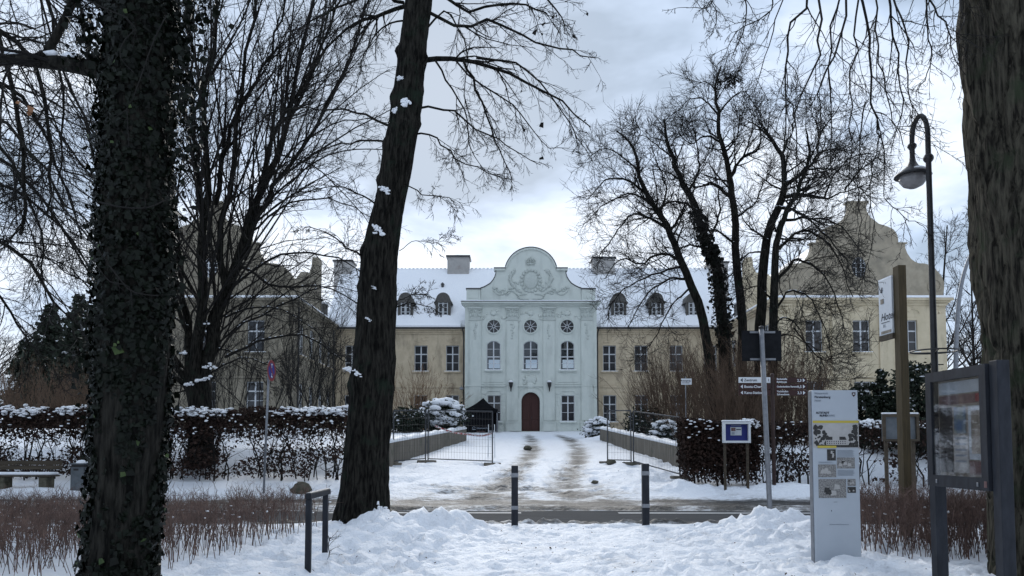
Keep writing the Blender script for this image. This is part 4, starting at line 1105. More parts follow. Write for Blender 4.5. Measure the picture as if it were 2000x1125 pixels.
arch_ = [([(439,698),(479,680),(519,663),(578,653),(618,666),(650,690),(673,705)], .055, .02),
         ([(455,560),(540,500),(620,495),(690,520),(730,550)], .05, .015), ([(470,520),(540,560),(610,555),(680,580),(740,620)], .055, .015),
         ([(480,460),(560,400),(650,390),(735,430)], .045, .015), ([(500,420),(570,350),(650,300),(750,290)], .045, .015),
         ([(520,350),(600,270),(680,235),(770,240)], .04, .012), ([(440,620),(500,600),(560,610),(620,650),(650,700)], .04, .012),
         ([(420,680),(460,690),(500,720),(530,770)], .035, .01), ([(540,300),(620,330),(700,410),(740,470)], .03, .01),
         ([(410,700),(470,640),(560,590),(640,560),(700,570)], .05, .012), ([(395,740),(430,715),(480,700),(540,720),(580,760)], .04, .012),
         ([(370,640),(310,600),(230,590),(130,620)], .045, .012), ([(350,560),(280,520),(190,500),(90,520)], .04, .012)]
P0, R0 = limbs(stem, Z, 16, rg, 2.2, .006, 1.7); Pa, Ra = limbs(arch_, Z, 12, rg, 2.0, .006, 1.2)
for p, r in zip(P0, R0): tube_obj('stem', [(p[None], r[None], 9)], M['bark'], tB)
P1, R1 = sprout(rg, P0, R0, 20, .10, .98, (36,12), (.20,.42), .55, 7, .10, (0,0,.04), .42, .012, .04)
P1u, R1u = sprout(rg, P0[:10], R0[:10], 13, .15, .8, (17,7), (.35,.62), .45, 9, .06, (0,0,.05), .6, .016, .045)
P1, R1 = np.concatenate([P1, P1u[:, [0,1,2,4,5,7,8]]]), np.concatenate([R1, R1u[:, [0,1,2,4,5,7,8]]])
P1b, R1b = sprout(rg, Pa, Ra, 15, .15, 1, (45,14), (.25,.5), .5, 7, .12, (0,0,.02), .6, .010)
PP, RR = np.concatenate([P1]), np.concatenate([R1])
P2, R2 = sprout(rg, PP, RR, 9, .15, 1, (38,13), (.28,.55), .45, 4, .13, (0,0,.03), .6, .008)
P2b, R2b = sprout(rg, P1b, R1b, 8, .15, 1, (42,13), (.3,.6), .45, 4, .13, (0,0,-.01), .6, .007)
P3, R3 = sprout(rg, P2, R2, 3.8, .2, 1, (40,13), (.35,.65), .45, 3, .15, (0,0,.02), .75, .0068)
P3b, R3b = sprout(rg, P2b, R2b, 4.0, .2, 1, (40,13), (.35,.65), .45, 3, .15, (0,0,0), .75, .0068)
tube_obj('crown', [(Pa, Ra, 6), (P1, R1, 5), (P1b, R1b, 4), (P2, R2, 3), (P2b, R2b, 3), (P3, R3, 3), (P3b, R3b, 3)], M['twig'], tB)
sn = limb_snow(rg, np.concatenate([P0[10:], P0[4:5]]), np.concatenate([R0[10:], R0[4:5]]), .38, .02) + limb_snow(rg, Pa, Ra, .3, .02)
for px, py in ((388,742),(372,750),(402,738),(360,690),(398,630),(330,700),(410,715)):
    c = W(px, py, Z-.40)
    for k in range(9): sn.append((c[0]+rg.normal(0,.07), c[1]+rg.normal(0,.05), c[2]+rg.normal(0,.04), rg.uniform(.03,.09), .05, rg.uniform(.02,.05)))
snow_lumps('snow', rg, sn, tB)
c = W(395, 880, Z); h_ = (W(395,825,Z)[2] - W(395,940,Z)[2])
n_ = 2600; th = rg.uniform(0, 2*math.pi, n_); zz = rg.uniform(-h_/2-.1, h_/2, n_)
leaves('clinging_leaves', rg, np.stack([c[0]+(.5+rg.uniform(0,.12,n_))*np.cos(th), c[1]+(.5+rg.uniform(0,.12,n_))*np.sin(th), c[2]+zz], 1), .09, M['beech'], tB)

# ---- weeping tree out of frame on the left, its boughs arch into view
rg = np.random.default_rng(41)
Z = 17.5; x_, y_ = W(-330, 960, Z)[:2]
tL = empty('weeping_tree', (x_, y_, gz(x_, y_)), 'bare tree with long arching boughs drooping beside the ivy-clad trunk', 'tree')
path = [np.array((x_, y_, gz(x_, y_)-.2 + h)) for h in (0, 1.5, 3.5, 6, 9, 12)]
V_, Q_ = trunk_mesh(path, [.5,.42,.4,.36,.3,.2], rg, 24, 40, .05, flare=.3, seed=12); link('trunk', np_mesh('trunk', V_, Q_), M['bark'], tL, smooth=True)
sp = [([(-330,330),(-180,190),(-60,150),(40,190),(110,320),(160,470)], .09, .02), ([(-330,250),(-150,90),(0,60),(80,160),(100,300),(95,420)], .09, .02),
      ([(-330,400),(-200,300),(-80,280),(30,330),(110,430),(190,560)], .08, .02), ([(-330,200),(-160,20),(-30,0),(20,150),(42,300),(46,470)], .08, .035),
      ([(-330,450),(-200,400),(-60,420),(60,520),(130,620),(180,720)], .07, .015), ([(-330,150),(-100,-60),(60,-40),(110,80),(125,220),(110,360)], .07, .015),
      ([(-330,480),(-180,470),(-40,540),(40,640),(60,720)], .06, .012), ([(-330,100),(-60,-150),(100,-120),(160,30),(180,180)], .06, .015),
      ([(-330,300),(-140,230),(10,300),(80,460),(90,600)], .07, .012), ([(-330,380),(-120,330),(40,380),(150,480),(215,600)], .06, .012), ([(-330,360),(-160,250),(-20,230),(60,300),(140,400),(200,450)], .06, .012)]
P0, R0 = limbs(sp, Z, 16, rg, 2.5, .006)
for p, r in zip(P0, R0): tube_obj('limb', [(p[None], r[None], 7)], M['bark'], tL)
P1, R1 = sprout(rg, P0, R0, 20, .25, 1, (40,14), (.16,.36), .35, 7, .13, (0,0,-.05), .5, .007, .03)
P2, R2 = sprout(rg, P1, R1, 8, .15, 1, (42,14), (.3,.6), .45, 5, .15, (0,0,-.05), .6, .0055)
P3, R3 = sprout(rg, P2, R2, 4.0, .2, 1, (42,14), (.35,.65), .45, 3, .18, (0,0,-.03), .7, .005)
tube_obj('crown', [(P1, R1, 5), (P2, R2, 3), (P3, R3, 3)], M['twig'], tL)

# ---- lime beside the path
rg = np.random.default_rng(55)
Z = 14.6; x_, y_ = W(712, 1000, Z)[:2]
tC = empty('lime_tree', (x_, y_, gz(x_, y_)), 'leaning lime tree with knobbly snow-specked trunk rising from the snow heap by the road', 'tree')
path = [W(px, py, Z) for px, py in ((708,1040),(711,990),(716,900),(724,800),(731,700),(735,600),(742,500),(762,390),(785,260),(800,150),(815,20),(830,-120),(850,-350),(870,-650))]
radC = [.50,.46,.425,.40,.385,.365,.345,.285,.30,.275,.26,.24,.2,.12]
def bz(px, py, dz=-.1): return W(px, py, Z+dz)
bur = [(bz(700,742,-.2), .17, .10), (bz(690,755), .14, .07), (bz(775,98,-.1), .09, .09), (bz(835,180), .12, .10), (bz(832,110), .13, .09), (bz(768,190), .13, .06), (bz(790,250,-.2), .14, .07), (bz(755,280), .11, .06), (bz(822,240), .12, .07), (bz(712,490), .13, .07), (bz(775,595), .14, .08), (bz(737,350), .1, .06), (bz(700,560,-.2), .12, .05), (bz(770,700), .15, .05), (bz(765,760), .12,.05)]
V_, Q_ = trunk_mesh(path, radC, rg, 110, 260, .075, bur, flare=.30, seed=17, furrow=.02, ridge_w=.075)
link('trunk', np_mesh('trunk', V_, Q_), M['bark'], tC, smooth=True)
sp = [([(825,118),(880,119),(920,115),(975,135),(1040,162),(1100,205),(1150,245)], .055, .012),
      ([(905,117),(930,170),(955,240),(980,300),(1000,352)], .03, .008), ([(840,25),(900,52),(960,40),(1040,82),(1110,98),(1168,122)], .035, .008),
      ([(845,-30),(910,20),(990,8),(1050,20),(1095,65)], .035, .008), ([(815,212),(880,217),(940,258),(1000,290),(1055,322)], .024, .007),
      ([(812,262),(850,265),(885,302),(935,332),(1005,352)], .02, .006), ([(785,352),(820,377),(870,386),(893,414)], .014, .005),
      ([(930,113),(1000,122),(1065,170),(1115,250),(1155,315)], .025, .006), ([(835,-150),(940,-110),(1030,-50),(1090,20),(1105,60)], .04, .008),
      ([(830,60),(870,20),(900,60),(915,110),(905,180),(930,260)], .022, .006), ([(850,118),(880,170),(910,220),(920,290),(960,340)], .022, .006),
      ([(890,118),(960,180),(1010,210),(1060,280),(1110,290)], .02, .006),
      ([(792,12),(745,25),(705,40),(660,70),(620,120),(588,172)], .045, .01), ([(788,5),(730,-5),(650,20),(560,65)], .035, .01),
      ([(758,245),(700,216),(640,215),(560,210),(505,232)], .026, .007), ([(757,277),(690,276),(620,300),(560,342)], .022, .006),
      ([(712,500),(680,485),(640,455),(595,440)], .022, .006), ([(735,400),(690,372),(640,365),(585,380)], .018, .005),
      ([(772,600),(800,592),(835,598),(860,612)], .014, .004), ([(772,590),(800,578),(840,575)], .010, .004), ([(780,490),(810,470),(850,475),(880,460)], .008, .003),
      ([(800,-100),(740,-80),(680,-40),(640,30),(630,110)], .03, .008), ([(790,40),(740,60),(710,110),(695,170)], .02, .006)]
P0, R0 = limbs(sp, Z, 12, rg, 1.8, .008)
for p, r in zip(P0, R0): tube_obj('limb', [(p[None], r[None], 7)], M['bark'], tC)
P1, R1 = sprout(rg, P0, R0, 13, .15, 1, (38,14), (.20,.42), .4, 7, .13, (0,0,-.07), .55, .005, .02)
P2, R2 = sprout(rg, P1, R1, 6.5, .15, 1, (42,14), (.3,.6), .45, 5, .15, (0,0,-.06), .65, .0048)
P3, R3 = sprout(rg, P2, R2, 3.2, .2, 1, (42,14), (.35,.65), .45, 3, .18, (0,0,-.03), .75, .0042)
tube_obj('crown', [(P1, R1, 4), (P2, R2, 3), (P3, R3, 3)], M['twig'], tC)
tips = P2[rg.random(len(P2)) < .07][:, -1]; tips = tips[tips[:, 0] > 0]
leaves('seed_bract', rg, tips - np.array((0, 0, .05)), .085, M['twig'], tC, np.tile((1, .5, 0), (len(tips), 1)), .6, five=True)
sn = []
for px, py, w_ in ((786,165,.09),(797,213,.15),(778,225,.10),(755,380,.12),(745,458,.15),(690,728,.17),(705,733,.10),(738,570,.05),(728,630,.06),(750,990,.18)):
    c = W(px, py, Z); i = np.argmin(np.linalg.norm(V_.reshape(-1,3)[:, [0,2]] - c[[0,2]], axis=1) + (V_.reshape(-1,3)[:, 1] > Z)*9)
    q_ = V_.reshape(-1, 3)[i]
    for k in range(16):
        a_ = rg.normal(0, .42)*w_; b_ = rg.normal(0, .25)*w_
        sn.append((c[0]+a_, q_[1]-.004+rg.uniform(-.012,.012), c[2]+b_-.5*a_*(1 if px < 760 else -.4), w_*rg.uniform(.14,.42), .036, w_*rg.uniform(.10,.26)))
snow_lumps('snow', rg, sn, tC)

# ---- big trunk at the right edge with hanging boughs
rg = np.random.default_rng(61)
Z = 8.7; XD = 6.50
tD = empty('old_lime_tree', (XD, Z, gz(XD, Z)), 'stout furrowed trunk split by a cleft, its thin boughs hanging, standing behind the display case', 'tree')
path = [np.array((XD-.02*h, Z, gz(XD, Z)-.2+h)) for h in (0, .8, 2, 3.5, 5, 7, 9, 11)]
V_, Q_ = trunk_mesh(path, [.80,.77,.76,.78,.80,.84,.8,.7], rg, 150, 190, .05, flare=.06, cleft=(math.radians(58), .30, 2.0, 4.2), seed=29, furrow=.05, ridge_w=.10)
link('trunk', np_mesh('trunk', V_, Q_), M['bark_d'], tD, smooth=True)
sp = [([(1960,-330),(1850,-260),(1740,-160),(1640,-110),(1540,-80),(1430,-50),(1330,-20)], .11, .03), ([(1960,-250),(1880,-160),(1800,-110),(1720,-80),(1640,-70)], .08, .03), ([(1960,-420),(1800,-330),(1650,-260),(1500,-230),(1380,-160)], .10, .03)]
P0, R0 = limbs(sp, Z, 14, rg, 1.2)
for p, r in zip(P0, R0): tube_obj('limb', [(p[None], r[None], 8)], M['bark'], tD)
hang = [([(1640,-90),(1688,-10),(1695,60),(1698,130),(1705,220),(1720,260),(1725,300),(1728,388)], .019, .006), ([(1720,-80),(1735,-10),(1740,50),(1755,120),(1762,190),(1755,240),(1740,300)], .017, .005),
        ([(1725,-70),(1745,0),(1770,60),(1775,140),(1775,200),(1792,260)], .015, .004), ([(1800,-110),(1810,-10),(1812,60),(1817,110),(1810,150),(1788,178)], .013, .004),
        ([(1800,-100),(1815,0),(1850,50),(1860,100),(1884,150)], .015, .004), ([(1560,-90),(1574,0),(1544,50),(1536,120),(1535,190),(1532,300),(1528,390)], .019, .005),
        ([(1590,-100),(1600,0),(1598,90),(1580,150),(1560,200),(1556,300),(1552,420)], .016, .004), ([(1640,-80),(1655,0),(1640,80),(1610,150),(1598,176),(1606,216),(1592,340)], .016, .004),
        ([(1430,-60),(1457,0),(1457,40),(1448,70),(1430,110)], .010, .003), ([(1400,-50),(1395,-5),(1375,15),(1342,12)], .009, .003), ([(1500,-70),(1510,10),(1480,40),(1440,60),(1415,110)], .010, .003),
        ([(1728,388),(1762,422),(1800,440),(1822,470)], .006, .003), ([(1690,-60),(1672,20),(1670,110),(1660,200),(1664,300),(1650,420)], .013, .004),
        ([(1700,-60),(1715,60),(1728,160),(1745,230),(1765,300)], .012, .004), ([(1660,-80),(1625,40),(1620,140),(1630,250),(1622,380),(1610,500)], .013, .003),
        ([(1560,-80),(1520,20),(1500,100),(1470,190),(1440,250)], .010, .003), ([(1840,-140),(1862,-40),(1880,30),(1872,90)], .012, .004), ([(1690,200),(1676,300),(1680,420),(1668,540)], .009, .003), ([(1720,260),(1700,350),(1705,450),(1690,560)], .008, .003), ([(1400,-120),(1380,-40),(1400,30),(1390,70)], .008, .003)]
Ph, Rh = limbs(hang, Z, 14, rg, 1.6, .006)
P1, R1 = sprout(rg, Ph, Rh, 11, .12, 1, (40,14), (.16,.38), .4, 7, .14, (0,0,-.08), .65, .0042, .012)
P2, R2 = sprout(rg, P1, R1, 6, .15, 1, (45,14), (.3,.6), .45, 5, .17, (0,0,-.04), .65, .0032)
P3, R3 = sprout(rg, P2, R2, 2.6, .2, 1, (45,14), (.3,.6), .45, 3, .2, (0,0,-.02), .7, .0026)
tube_obj('crown', [(Ph, Rh, 6), (P1, R1, 4), (P2, R2, 3), (P3, R3, 3)], M['twig'], tD)

# ---- five bare trees in the palace garden, right of the drive
def garden_tree(seed, Z, name, label, stems, lims, ivy=None, den=1.0):
    rg = np.random.default_rng(seed)
    px, py = stems[0][0][0][:2]; x_, y_ = W(px, py, Z)[:2]
    t = empty(name, (x_, y_, gz(x_, y_)), label, 'tree', 'bare trees in the palace garden')
    P0, R0 = limbs(stems, Z, 24, rg, .6, .002)
    P0[0][0][2] = gz(x_, y_) - .2
    tube_obj('trunk', [(P0[:1], R0[:1]*np.concatenate([[1.35, 1.15], np.ones(22)])[None], 10)], M['bark'], t)
    Pl, Rl = limbs(lims + list(stems[1:]), Z, 14, rg, 2.6, .008, 1.5)
    for p, r in zip(Pl, Rl): tube_obj('limb', [(p[None], r[None], 7)], M['bark'], t)
    PS, RS = P0[:1, 10:], R0[:1, 10:]
    P1a, R1a = sprout(rg, PS, RS, 3.2*den, .05, 1, (55,14), n=8, wig=.11, trop=(0,0,.05), rr=.45, rmin=.012, rmax=.05, absl='per_m', la=(.9,2.3), taper=.4)
    P1, R1 = sprout(rg, Pl, Rl, 3.9*den, .12, 1, (46,15), n=7, wig=.12, trop=(0,0,.05), rr=.5, rmin=.012, rmax=.04, absl='per_m', la=(.9,2.3), taper=.35)
    PP, RR = np.concatenate([P1, P1a[:, [0,1,2,4,5,6,7]]]), np.concatenate([R1, R1a[:, [0,1,2,4,5,6,7]]])
    P2, R2 = sprout(rg, PP, RR, 5.0, .12, 1, (44,14), n=4, wig=.13, trop=(0,0,.07), rr=.6, rmin=.010, absl='per_m', la=(.45,1.15), taper=.3)
    P3, R3 = sprout(rg, P2, R2, 5.6, .15, 1, (40,14), n=3, wig=.15, trop=(0,0,.08), rr=.75, rmin=.0085, absl='per_m', la=(.25,.65), taper=.2)
    tube_obj('crown', [(P1, R1, 5), (P1a, R1a, 5), (P2, R2, 3), (P3, R3, 3)], M['twig'], t)
    snow_lumps('snow', rg, limb_snow(rg, Pl, Rl, .35, .035), t)
    if ivy:
        pts, nr = ivy_pts(P0[0], R0[0]+.05, ivy, rg, .10, .15, .55, low_thin=-1)
        leaves('ivy', rg, pts, .16, M['ivy'], t, nr, .6, five=True)
    return t
garden_tree(71, 33.5, 'bare_garden_tree', 'bare tree leaning towards the palace front, outermost of the garden trees',
  [([(1402,830),(1388,720),(1371,620),(1344,540),(1316,474),(1293,424),(1260,375),(1246,325),(1232,281),(1205,255)], .25, .03)],
  [([(1262,378),(1225,352),(1185,352),(1145,392)], .07, .02), ([(1305,450),(1270,425),(1235,420),(1200,460),(1170,500)], .08, .02), ([(1330,508),(1290,495),(1250,515),(1215,505),(1180,545)], .08, .02),
   ([(1345,545),(1305,545),(1260,580),(1225,640)], .07, .02), ([(1250,335),(1220,310),(1180,290),(1150,310)], .05, .015), ([(1290,420),(1300,370),(1285,320),(1270,280)], .06, .015), ([(1320,480),(1335,430),(1320,380)], .05, .015), ([(1350,560),(1310,600),(1280,660),(1250,700)], .05, .015),
   ([(1235,290),(1250,260),(1240,235)], .03, .012), ([(1280,405),(1235,380),(1180,400),(1140,440)], .06, .015), ([(1335,520),(1270,540),(1210,570),(1185,620)], .06, .015)])
garden_tree(72, 35.0, 'bare_garden_tree', 'ivy-wrapped bare tree standing between its two leaner garden neighbours',
  [([(1425,830),(1418,720),(1409,612),(1398,513),(1381,480),(1359,408),(1331,353),(1315,309),(1301,265),(1298,230)], .34, .035)],
  [([(1362,412),(1330,395),(1295,400),(1265,430)], .07, .02), ([(1345,375),(1365,330),(1360,280),(1350,230)], .07, .02), ([(1330,352),(1300,335),(1265,330)], .05, .015), ([(1380,475),(1405,420),(1400,360),(1385,310)], .07, .02), ([(1385,485),(1345,480),(1310,500),(1290,540)], .06, .015), ([(1315,310),(1285,285),(1255,265),(1235,270)], .04, .012), ([(1310,285),(1330,250),(1335,220)], .03, .012), ([(1405,560),(1440,520),(1460,470)], .05,.015)], ivy=1300)
garden_tree(73, 34.0, 'bare_garden_tree', 'tallest straight bare garden tree, carrying a dark bird nest near its top',
  [([(1455,830),(1451,720),(1447,620),(1439,496),(1431,397),(1425,347),(1409,276),(1403,220),(1398,176),(1409,127)], .25, .03)],
  [([(1427,345),(1448,312),(1480,292),(1486,265),(1480,230)], .10, .02), ([(1424,382),(1392,358),(1355,365),(1320,345)], .09, .02), ([(1410,280),(1380,265),(1350,280),(1325,260)], .06, .02), ([(1403,225),(1375,195),(1345,195),(1330,215)], .05, .015), ([(1404,222),(1430,190),(1455,180),(1480,215)], .05, .015), ([(1400,180),(1380,160),(1355,165)], .035, .012), ([(1402,175),(1425,150),(1445,140)], .035, .012), ([(1450,312),(1470,250),(1465,210)], .05, .015), ([(1430,430),(1470,400),(1490,360),(1510,330)], .07, .02), ([(1437,480),(1400,450),(1370,460),(1345,500)], .06, .015), ([(1416,300),(1440,265),(1445,225)], .05,.015)])
garden_tree(74, 32.5, 'bare_garden_tree', 'spreading bare garden tree forking above the back of the road sign',
  [([(1480,830),(1483,720),(1486,606),(1494,480),(1524,397),(1535,358),(1524,303),(1500,262),(1486,248)], .28, .04)],
  [([(1536,360),(1575,330),(1592,305),(1602,260),(1640,210)], .10, .02), ([(1530,385),(1570,380),(1610,388),(1650,375),(1695,358)], .10, .02), ([(1520,405),(1560,415),(1600,445),(1640,490),(1665,540)], .08, .02), ([(1525,305),(1545,260),(1550,220),(1540,190)], .07, .02), ([(1596,300),(1630,290),(1665,300)], .05, .015), ([(1650,372),(1680,330),(1700,290)], .05, .015), ([(1500,470),(1460,440),(1440,400)], .06, .015), ([(1600,270),(1595,230),(1610,200)], .04, .015), ([(1500,265),(1470,240),(1455,245)], .05, .015), ([(1610,388),(1630,340),(1660,310),(1690,300)], .05, .015), ([(1495,490),(1455,500),(1430,540)], .05, .015), ([(1575,330),(1620,330),(1660,350),(1710,400)], .05, .015)])
garden_tree(75, 31.5, 'bare_garden_tree', 'slender bare garden tree with low drooping boughs over the yellow pavilion front',
  [([(1508,830),(1510,700),(1512,560),(1516,480),(1532,425),(1560,370),(1580,300),(1575,250)], .22, .03)],
  [([(1516,490),(1555,455),(1600,460),(1640,510),(1665,580)], .08, .02), ([(1513,560),(1550,510),(1590,520),(1630,570),(1650,640)], .08, .02), ([(1512,610),(1540,570),(1580,580),(1610,640),(1625,710)], .06, .015), ([(1511,640),(1530,620),(1560,640),(1580,700)], .05, .015), ([(1530,430),(1580,425),(1640,440),(1690,500)], .07, .02), ([(1512,590),(1480,560),(1450,570)], .05, .015), ([(1550,640),(1600,700),(1640,690),(1690,660)], .035, .012), ([(1510,700),(1540,730),(1590,745),(1640,740)], .035, .012), ([(1560,375),(1600,350),(1640,290)], .05, .015), ([(1511,660),(1545,655),(1600,690),(1620,760)], .04, .012)])
c = W(1432, 158, 34.0)
nb = np.random.default_rng(5)
nP = c + nb.normal(size=(90, 1, 3))*np.array((.16,.16,.09)) + np.cumsum(nb.normal(0, .09, (90, 4, 3)), axis=1)
no = tube_obj('bird_nest', [(nP, np.full((90, 4), .018), 3)], M['twig'], None); tag(no, 'dark ball of twigs, a bird nest high in the tallest garden tree', 'nest')

# ---- far trees behind the right pavilion
def far_tree(seed, Z, base, top, r, label, name='distant_bare_tree', spread=.5, m='twig', cat='tree', group='far bare trees'):
    rg = np.random.default_rng(seed); b0 = W(base[0], base[1], Z); b0[2] = gz(b0[0], b0[1])
    t = empty(name, b0, label, cat, group); t0 = W(top[0], top[1], Z); H = t0[2]-b0[2]
    tr = crv([b0 - (0,0,.3), b0+(0,0,H*.25), b0+(0,0,H*.5), t0], 16)[None]; R = np.linspace(r, r*.15, 16)[None]
    tube_obj('trunk', [(tr, R, 8)], M['bark'], t)
    P1, R1 = sprout(rg, tr, R, 34, .22, .97, (42,12), (.28,spread), .5, 9, .09, (0,0,.06), .5, .03)
    P2, R2 = sprout(rg, P1, R1, 9, .15, 1, (40,12), (.3,.55), .45, 6, .12, (0,0,.04), .6, .018)
    P3, R3 = sprout(rg, P2, R2, 8, .15, 1, (40,12), (.35,.6), .45, 3, .15, (0,0,.04), .7, .016)
    tube_obj('crown', [(P1, R1, 4), (P2, R2, 3), (P3, R3, 3)], M[m], t)
far_tree(81, 76, (1842,800), (1850,440), .35, 'far bare tree with rounded crown showing behind the yellow pavilion corner')
far_tree(82, 82, (1905,800), (1895,470), .3, 'far bare tree half hidden behind the stout furrowed trunk')
far_tree(83, 90, (-20,800), (-30,560), .3, 'far bare tree beyond the bench and its hedge, beside dark conifers')

# ------------------------------------------------------------------ hedges and shrubs
def hedge(seed, name, label, x0, x1, y, h, dep, leaf_n, stem_sp, top_frac, leaf_lo, cat='hedge', group=None, snow_n=200, ends=(True, True)):
    rg = np.random.default_rng(seed); xm = (x0+x1)/2
    t = empty(name, (xm, y, gz(xm, y)), label, cat, group)
    n = int((x1-x0)/stem_sp); xs_ = np.sort(rg.uniform(x0+.1, x1-.1, n)); ys_ = y + rg.uniform(-dep*.3, dep*.3, n)
    g0 = height(xs_, ys_)
    P = np.stack([np.stack([xs_ + rg.normal(0, .06, n)*k, ys_ + rg.normal(0, .04, n)*k, g0 - .05 + h*.95*k/5], 1) for k in range(6)], 1)
    R = np.linspace(1, .45, 6)[None]*rg.uniform(.016, .036, n)[:, None]
    P1, R1 = sprout(rg, P, R, 9, .12, 1, (48,14), (.18,.42), .3, 6, .2, (0,0,.05), .5, .006, .014)
    P2, R2 = sprout(rg, P1, R1, 4, .2, 1, (45,15), (.3,.6), .4, 4, .2, (0,0,.05), .6, .004)
    lim = lambda Q: np.stack([np.clip(Q[..., 0], x0-.1, x1+.1), np.clip(Q[..., 1], y-dep/2-.05, y+dep/2+.05), Q[..., 2]], -1)
    tube_obj('stems', [(P, R, 6), (lim(P1), R1, 4), (lim(P2), R2, 3)], M['twig'], t, kind='stuff')
    X = rg.uniform(x0, x1, leaf_n); Y = y + rg.uniform(-dep/2, dep/2, leaf_n)
    v = rg.random(leaf_n); zt = h*(1 + .05*fbm(X*1.3, Y*2, seed, 3))
    lo = h*top_frac
    dens = np.where(v < leaf_lo, rg.uniform(min(.05, top_frac), top_frac, leaf_n)*h, lo + (zt-lo)*np.sqrt(rg.random(leaf_n)))
    cl = fbm(X*1.7, dens*2.2, seed+3, 3)
    k = (cl > -.12) | (dens > lo + .25*h*rg.random(leaf_n))
    pts = np.stack([X, Y, height(X, Y) + dens], 1)[k]
    leaves('foliage', rg, pts, .10, M['beech'], t)
    # snow in clumps along the top, specks on the face
    sx = rg.uniform(x0, x1, snow_n); keep = fbm(sx*1.1, sx*0+seed, seed+5, 3) > -.14; sx = sx[keep]
    sy = y + rg.uniform(-dep/2, dep/2, len(sx)); sz = height(sx, sy) + h*(1 + .05*fbm(sx*1.3, sy*2, seed, 3)) + rg.uniform(-.16, .04, len(sx))
    s_ = np.stack([sx, sy, sz, rg.uniform(.03,.12,len(sx)), rg.uniform(.03,.11,len(sx)), rg.uniform(.015,.055,len(sx))], 1)
    m_ = int(snow_n*.12); fx = rg.uniform(x0, x1, m_); fy = np.full(m_, y-dep/2-.02); fz = height(fx, fy) + h*(1-.35*rg.random(m_)**2)
    s2 = np.stack([fx, fy, fz, rg.uniform(.02,.07,m_), np.full(m_, .04), rg.uniform(.012,.03,m_)], 1)
    snow_lumps('snow', rg, np.concatenate([s_, s2]), t)
    return t
hedge(101, 'beech_hedge', 'long clipped beech hedge of withered brown leaves with snowy top, behind the bench', -19.5, -5.3, 24.9, 2.35,   .9, 36000, .22, .46, .32, snow_n=1500)
hedge(102, 'beech_hedge', 'dense dark leafy hedge behind the small blue noticeboard', W(1330,900,23.8)[0], W(1480,900,23.8)[0], 23.9, 2.05, 1.0, 34000, .2, .03, .0, snow_n=420)
hedge(103, 'beech_hedge', 'sparse see-through hedge with snow between its stems, behind the pale information stele', W(1485,900,23.6)[0], W(1945,900,23.6)[0], 23.8, 2.05, .8, 13000, .22, .5, .4, snow_n=500)

def low_hedge(seed, label, poly, n, h, m='twig_r'):
    rg = np.random.default_rng(seed); poly = np.array(poly)
    lo, hi = poly.min(0), poly.max(0); X = rg.uniform(lo[0], hi[0], n*4); Y = rg.uniform(lo[1], hi[1], n*4)
    ins = np.zeros(len(X), bool); j = len(poly)-1
    for i in range(len(poly)):
        xi_, yi_ = poly[i]; xj, yj = poly[j]
        ins ^= ((yi_ > Y) != (yj > Y)) & (X < (xj-xi_)*(Y-yi_)/(yj-yi_+1e-9)+xi_); j = i
    X, Y = X[ins][:n], Y[ins][:n]
    # stems stand in tufts
    X = X + .12*np.sin(Y*17)+rg.normal(0,.03,len(X))
    c = poly.mean(0); t = empty('low_hedge', (c[0], c[1], gz(c[0], c[1])), label, 'hedge', 'bare low hedges along the path')
    k = len(X); a = rg.uniform(0, 2*math.pi, k); tilt = np.abs(rg.normal(.22, .12, k)); L = h*rg.uniform(.75, 1.08, k)
    d = np.stack([np.cos(a)*tilt, np.sin(a)*tilt, np.ones(k)], 1)
    P = np.empty((k, 5, 3)); P[:, 0] = np.stack([X, Y, height(X, Y)-.03], 1)
    for q_ in range(1, 5):
        d = d + rg.normal(0, .08, (k, 3)) + np.array((0, 0, .06)); d /= np.linalg.norm(d, axis=1)[:, None]; P[:, q_] = P[:, q_-1] + d*(L/4)[:, None]
    R = np.linspace(1, .5, 5)[None]*rg.uniform(.0036, .0075, k)[:, None]
    P1, R1 = sprout(rg, P, R, 4.6, .38, 1, (36,13), (.28,.6), .5, 2, .12, (0,0,.06), .75, .003)
    P2, R2 = sprout(rg, P1, R1, 2.0, .2, 1, (40,13), (.4,.9), .3, 2, .12, (0,0,.06), .8, .0026)
    tube_obj('twigs', [(P, R, 3), (P1, R1, 3), (P2, R2, 3)], M[m], t, kind='stuff')
    i = rg.integers(0, k, k//9); s_ = np.concatenate([P[i, 3] + rg.normal(0, .03, (len(i), 3)), rg.uniform(.008, .028, (len(i), 3))*np.array((1, 1, .6))], 1)
    snow_lumps('snow', rg, s_, t)
low_hedge(111, 'wide low hedge of bare red-brown twigs around the ivy-clad trunk beside the bicycle stand', [(-13,8.4),(-4.5,8.7),(-3.75,11),(-3.4,13.9),(-14,13.9)], 2450, .74)
low_hedge(112, 'low hedge of bare red-brown twigs between the information stele and the display case', [(4.95,10.4),(6.2,9.6),(9.5,9.6),(10,13.2),(5.7,13.2)], 1300, .86)

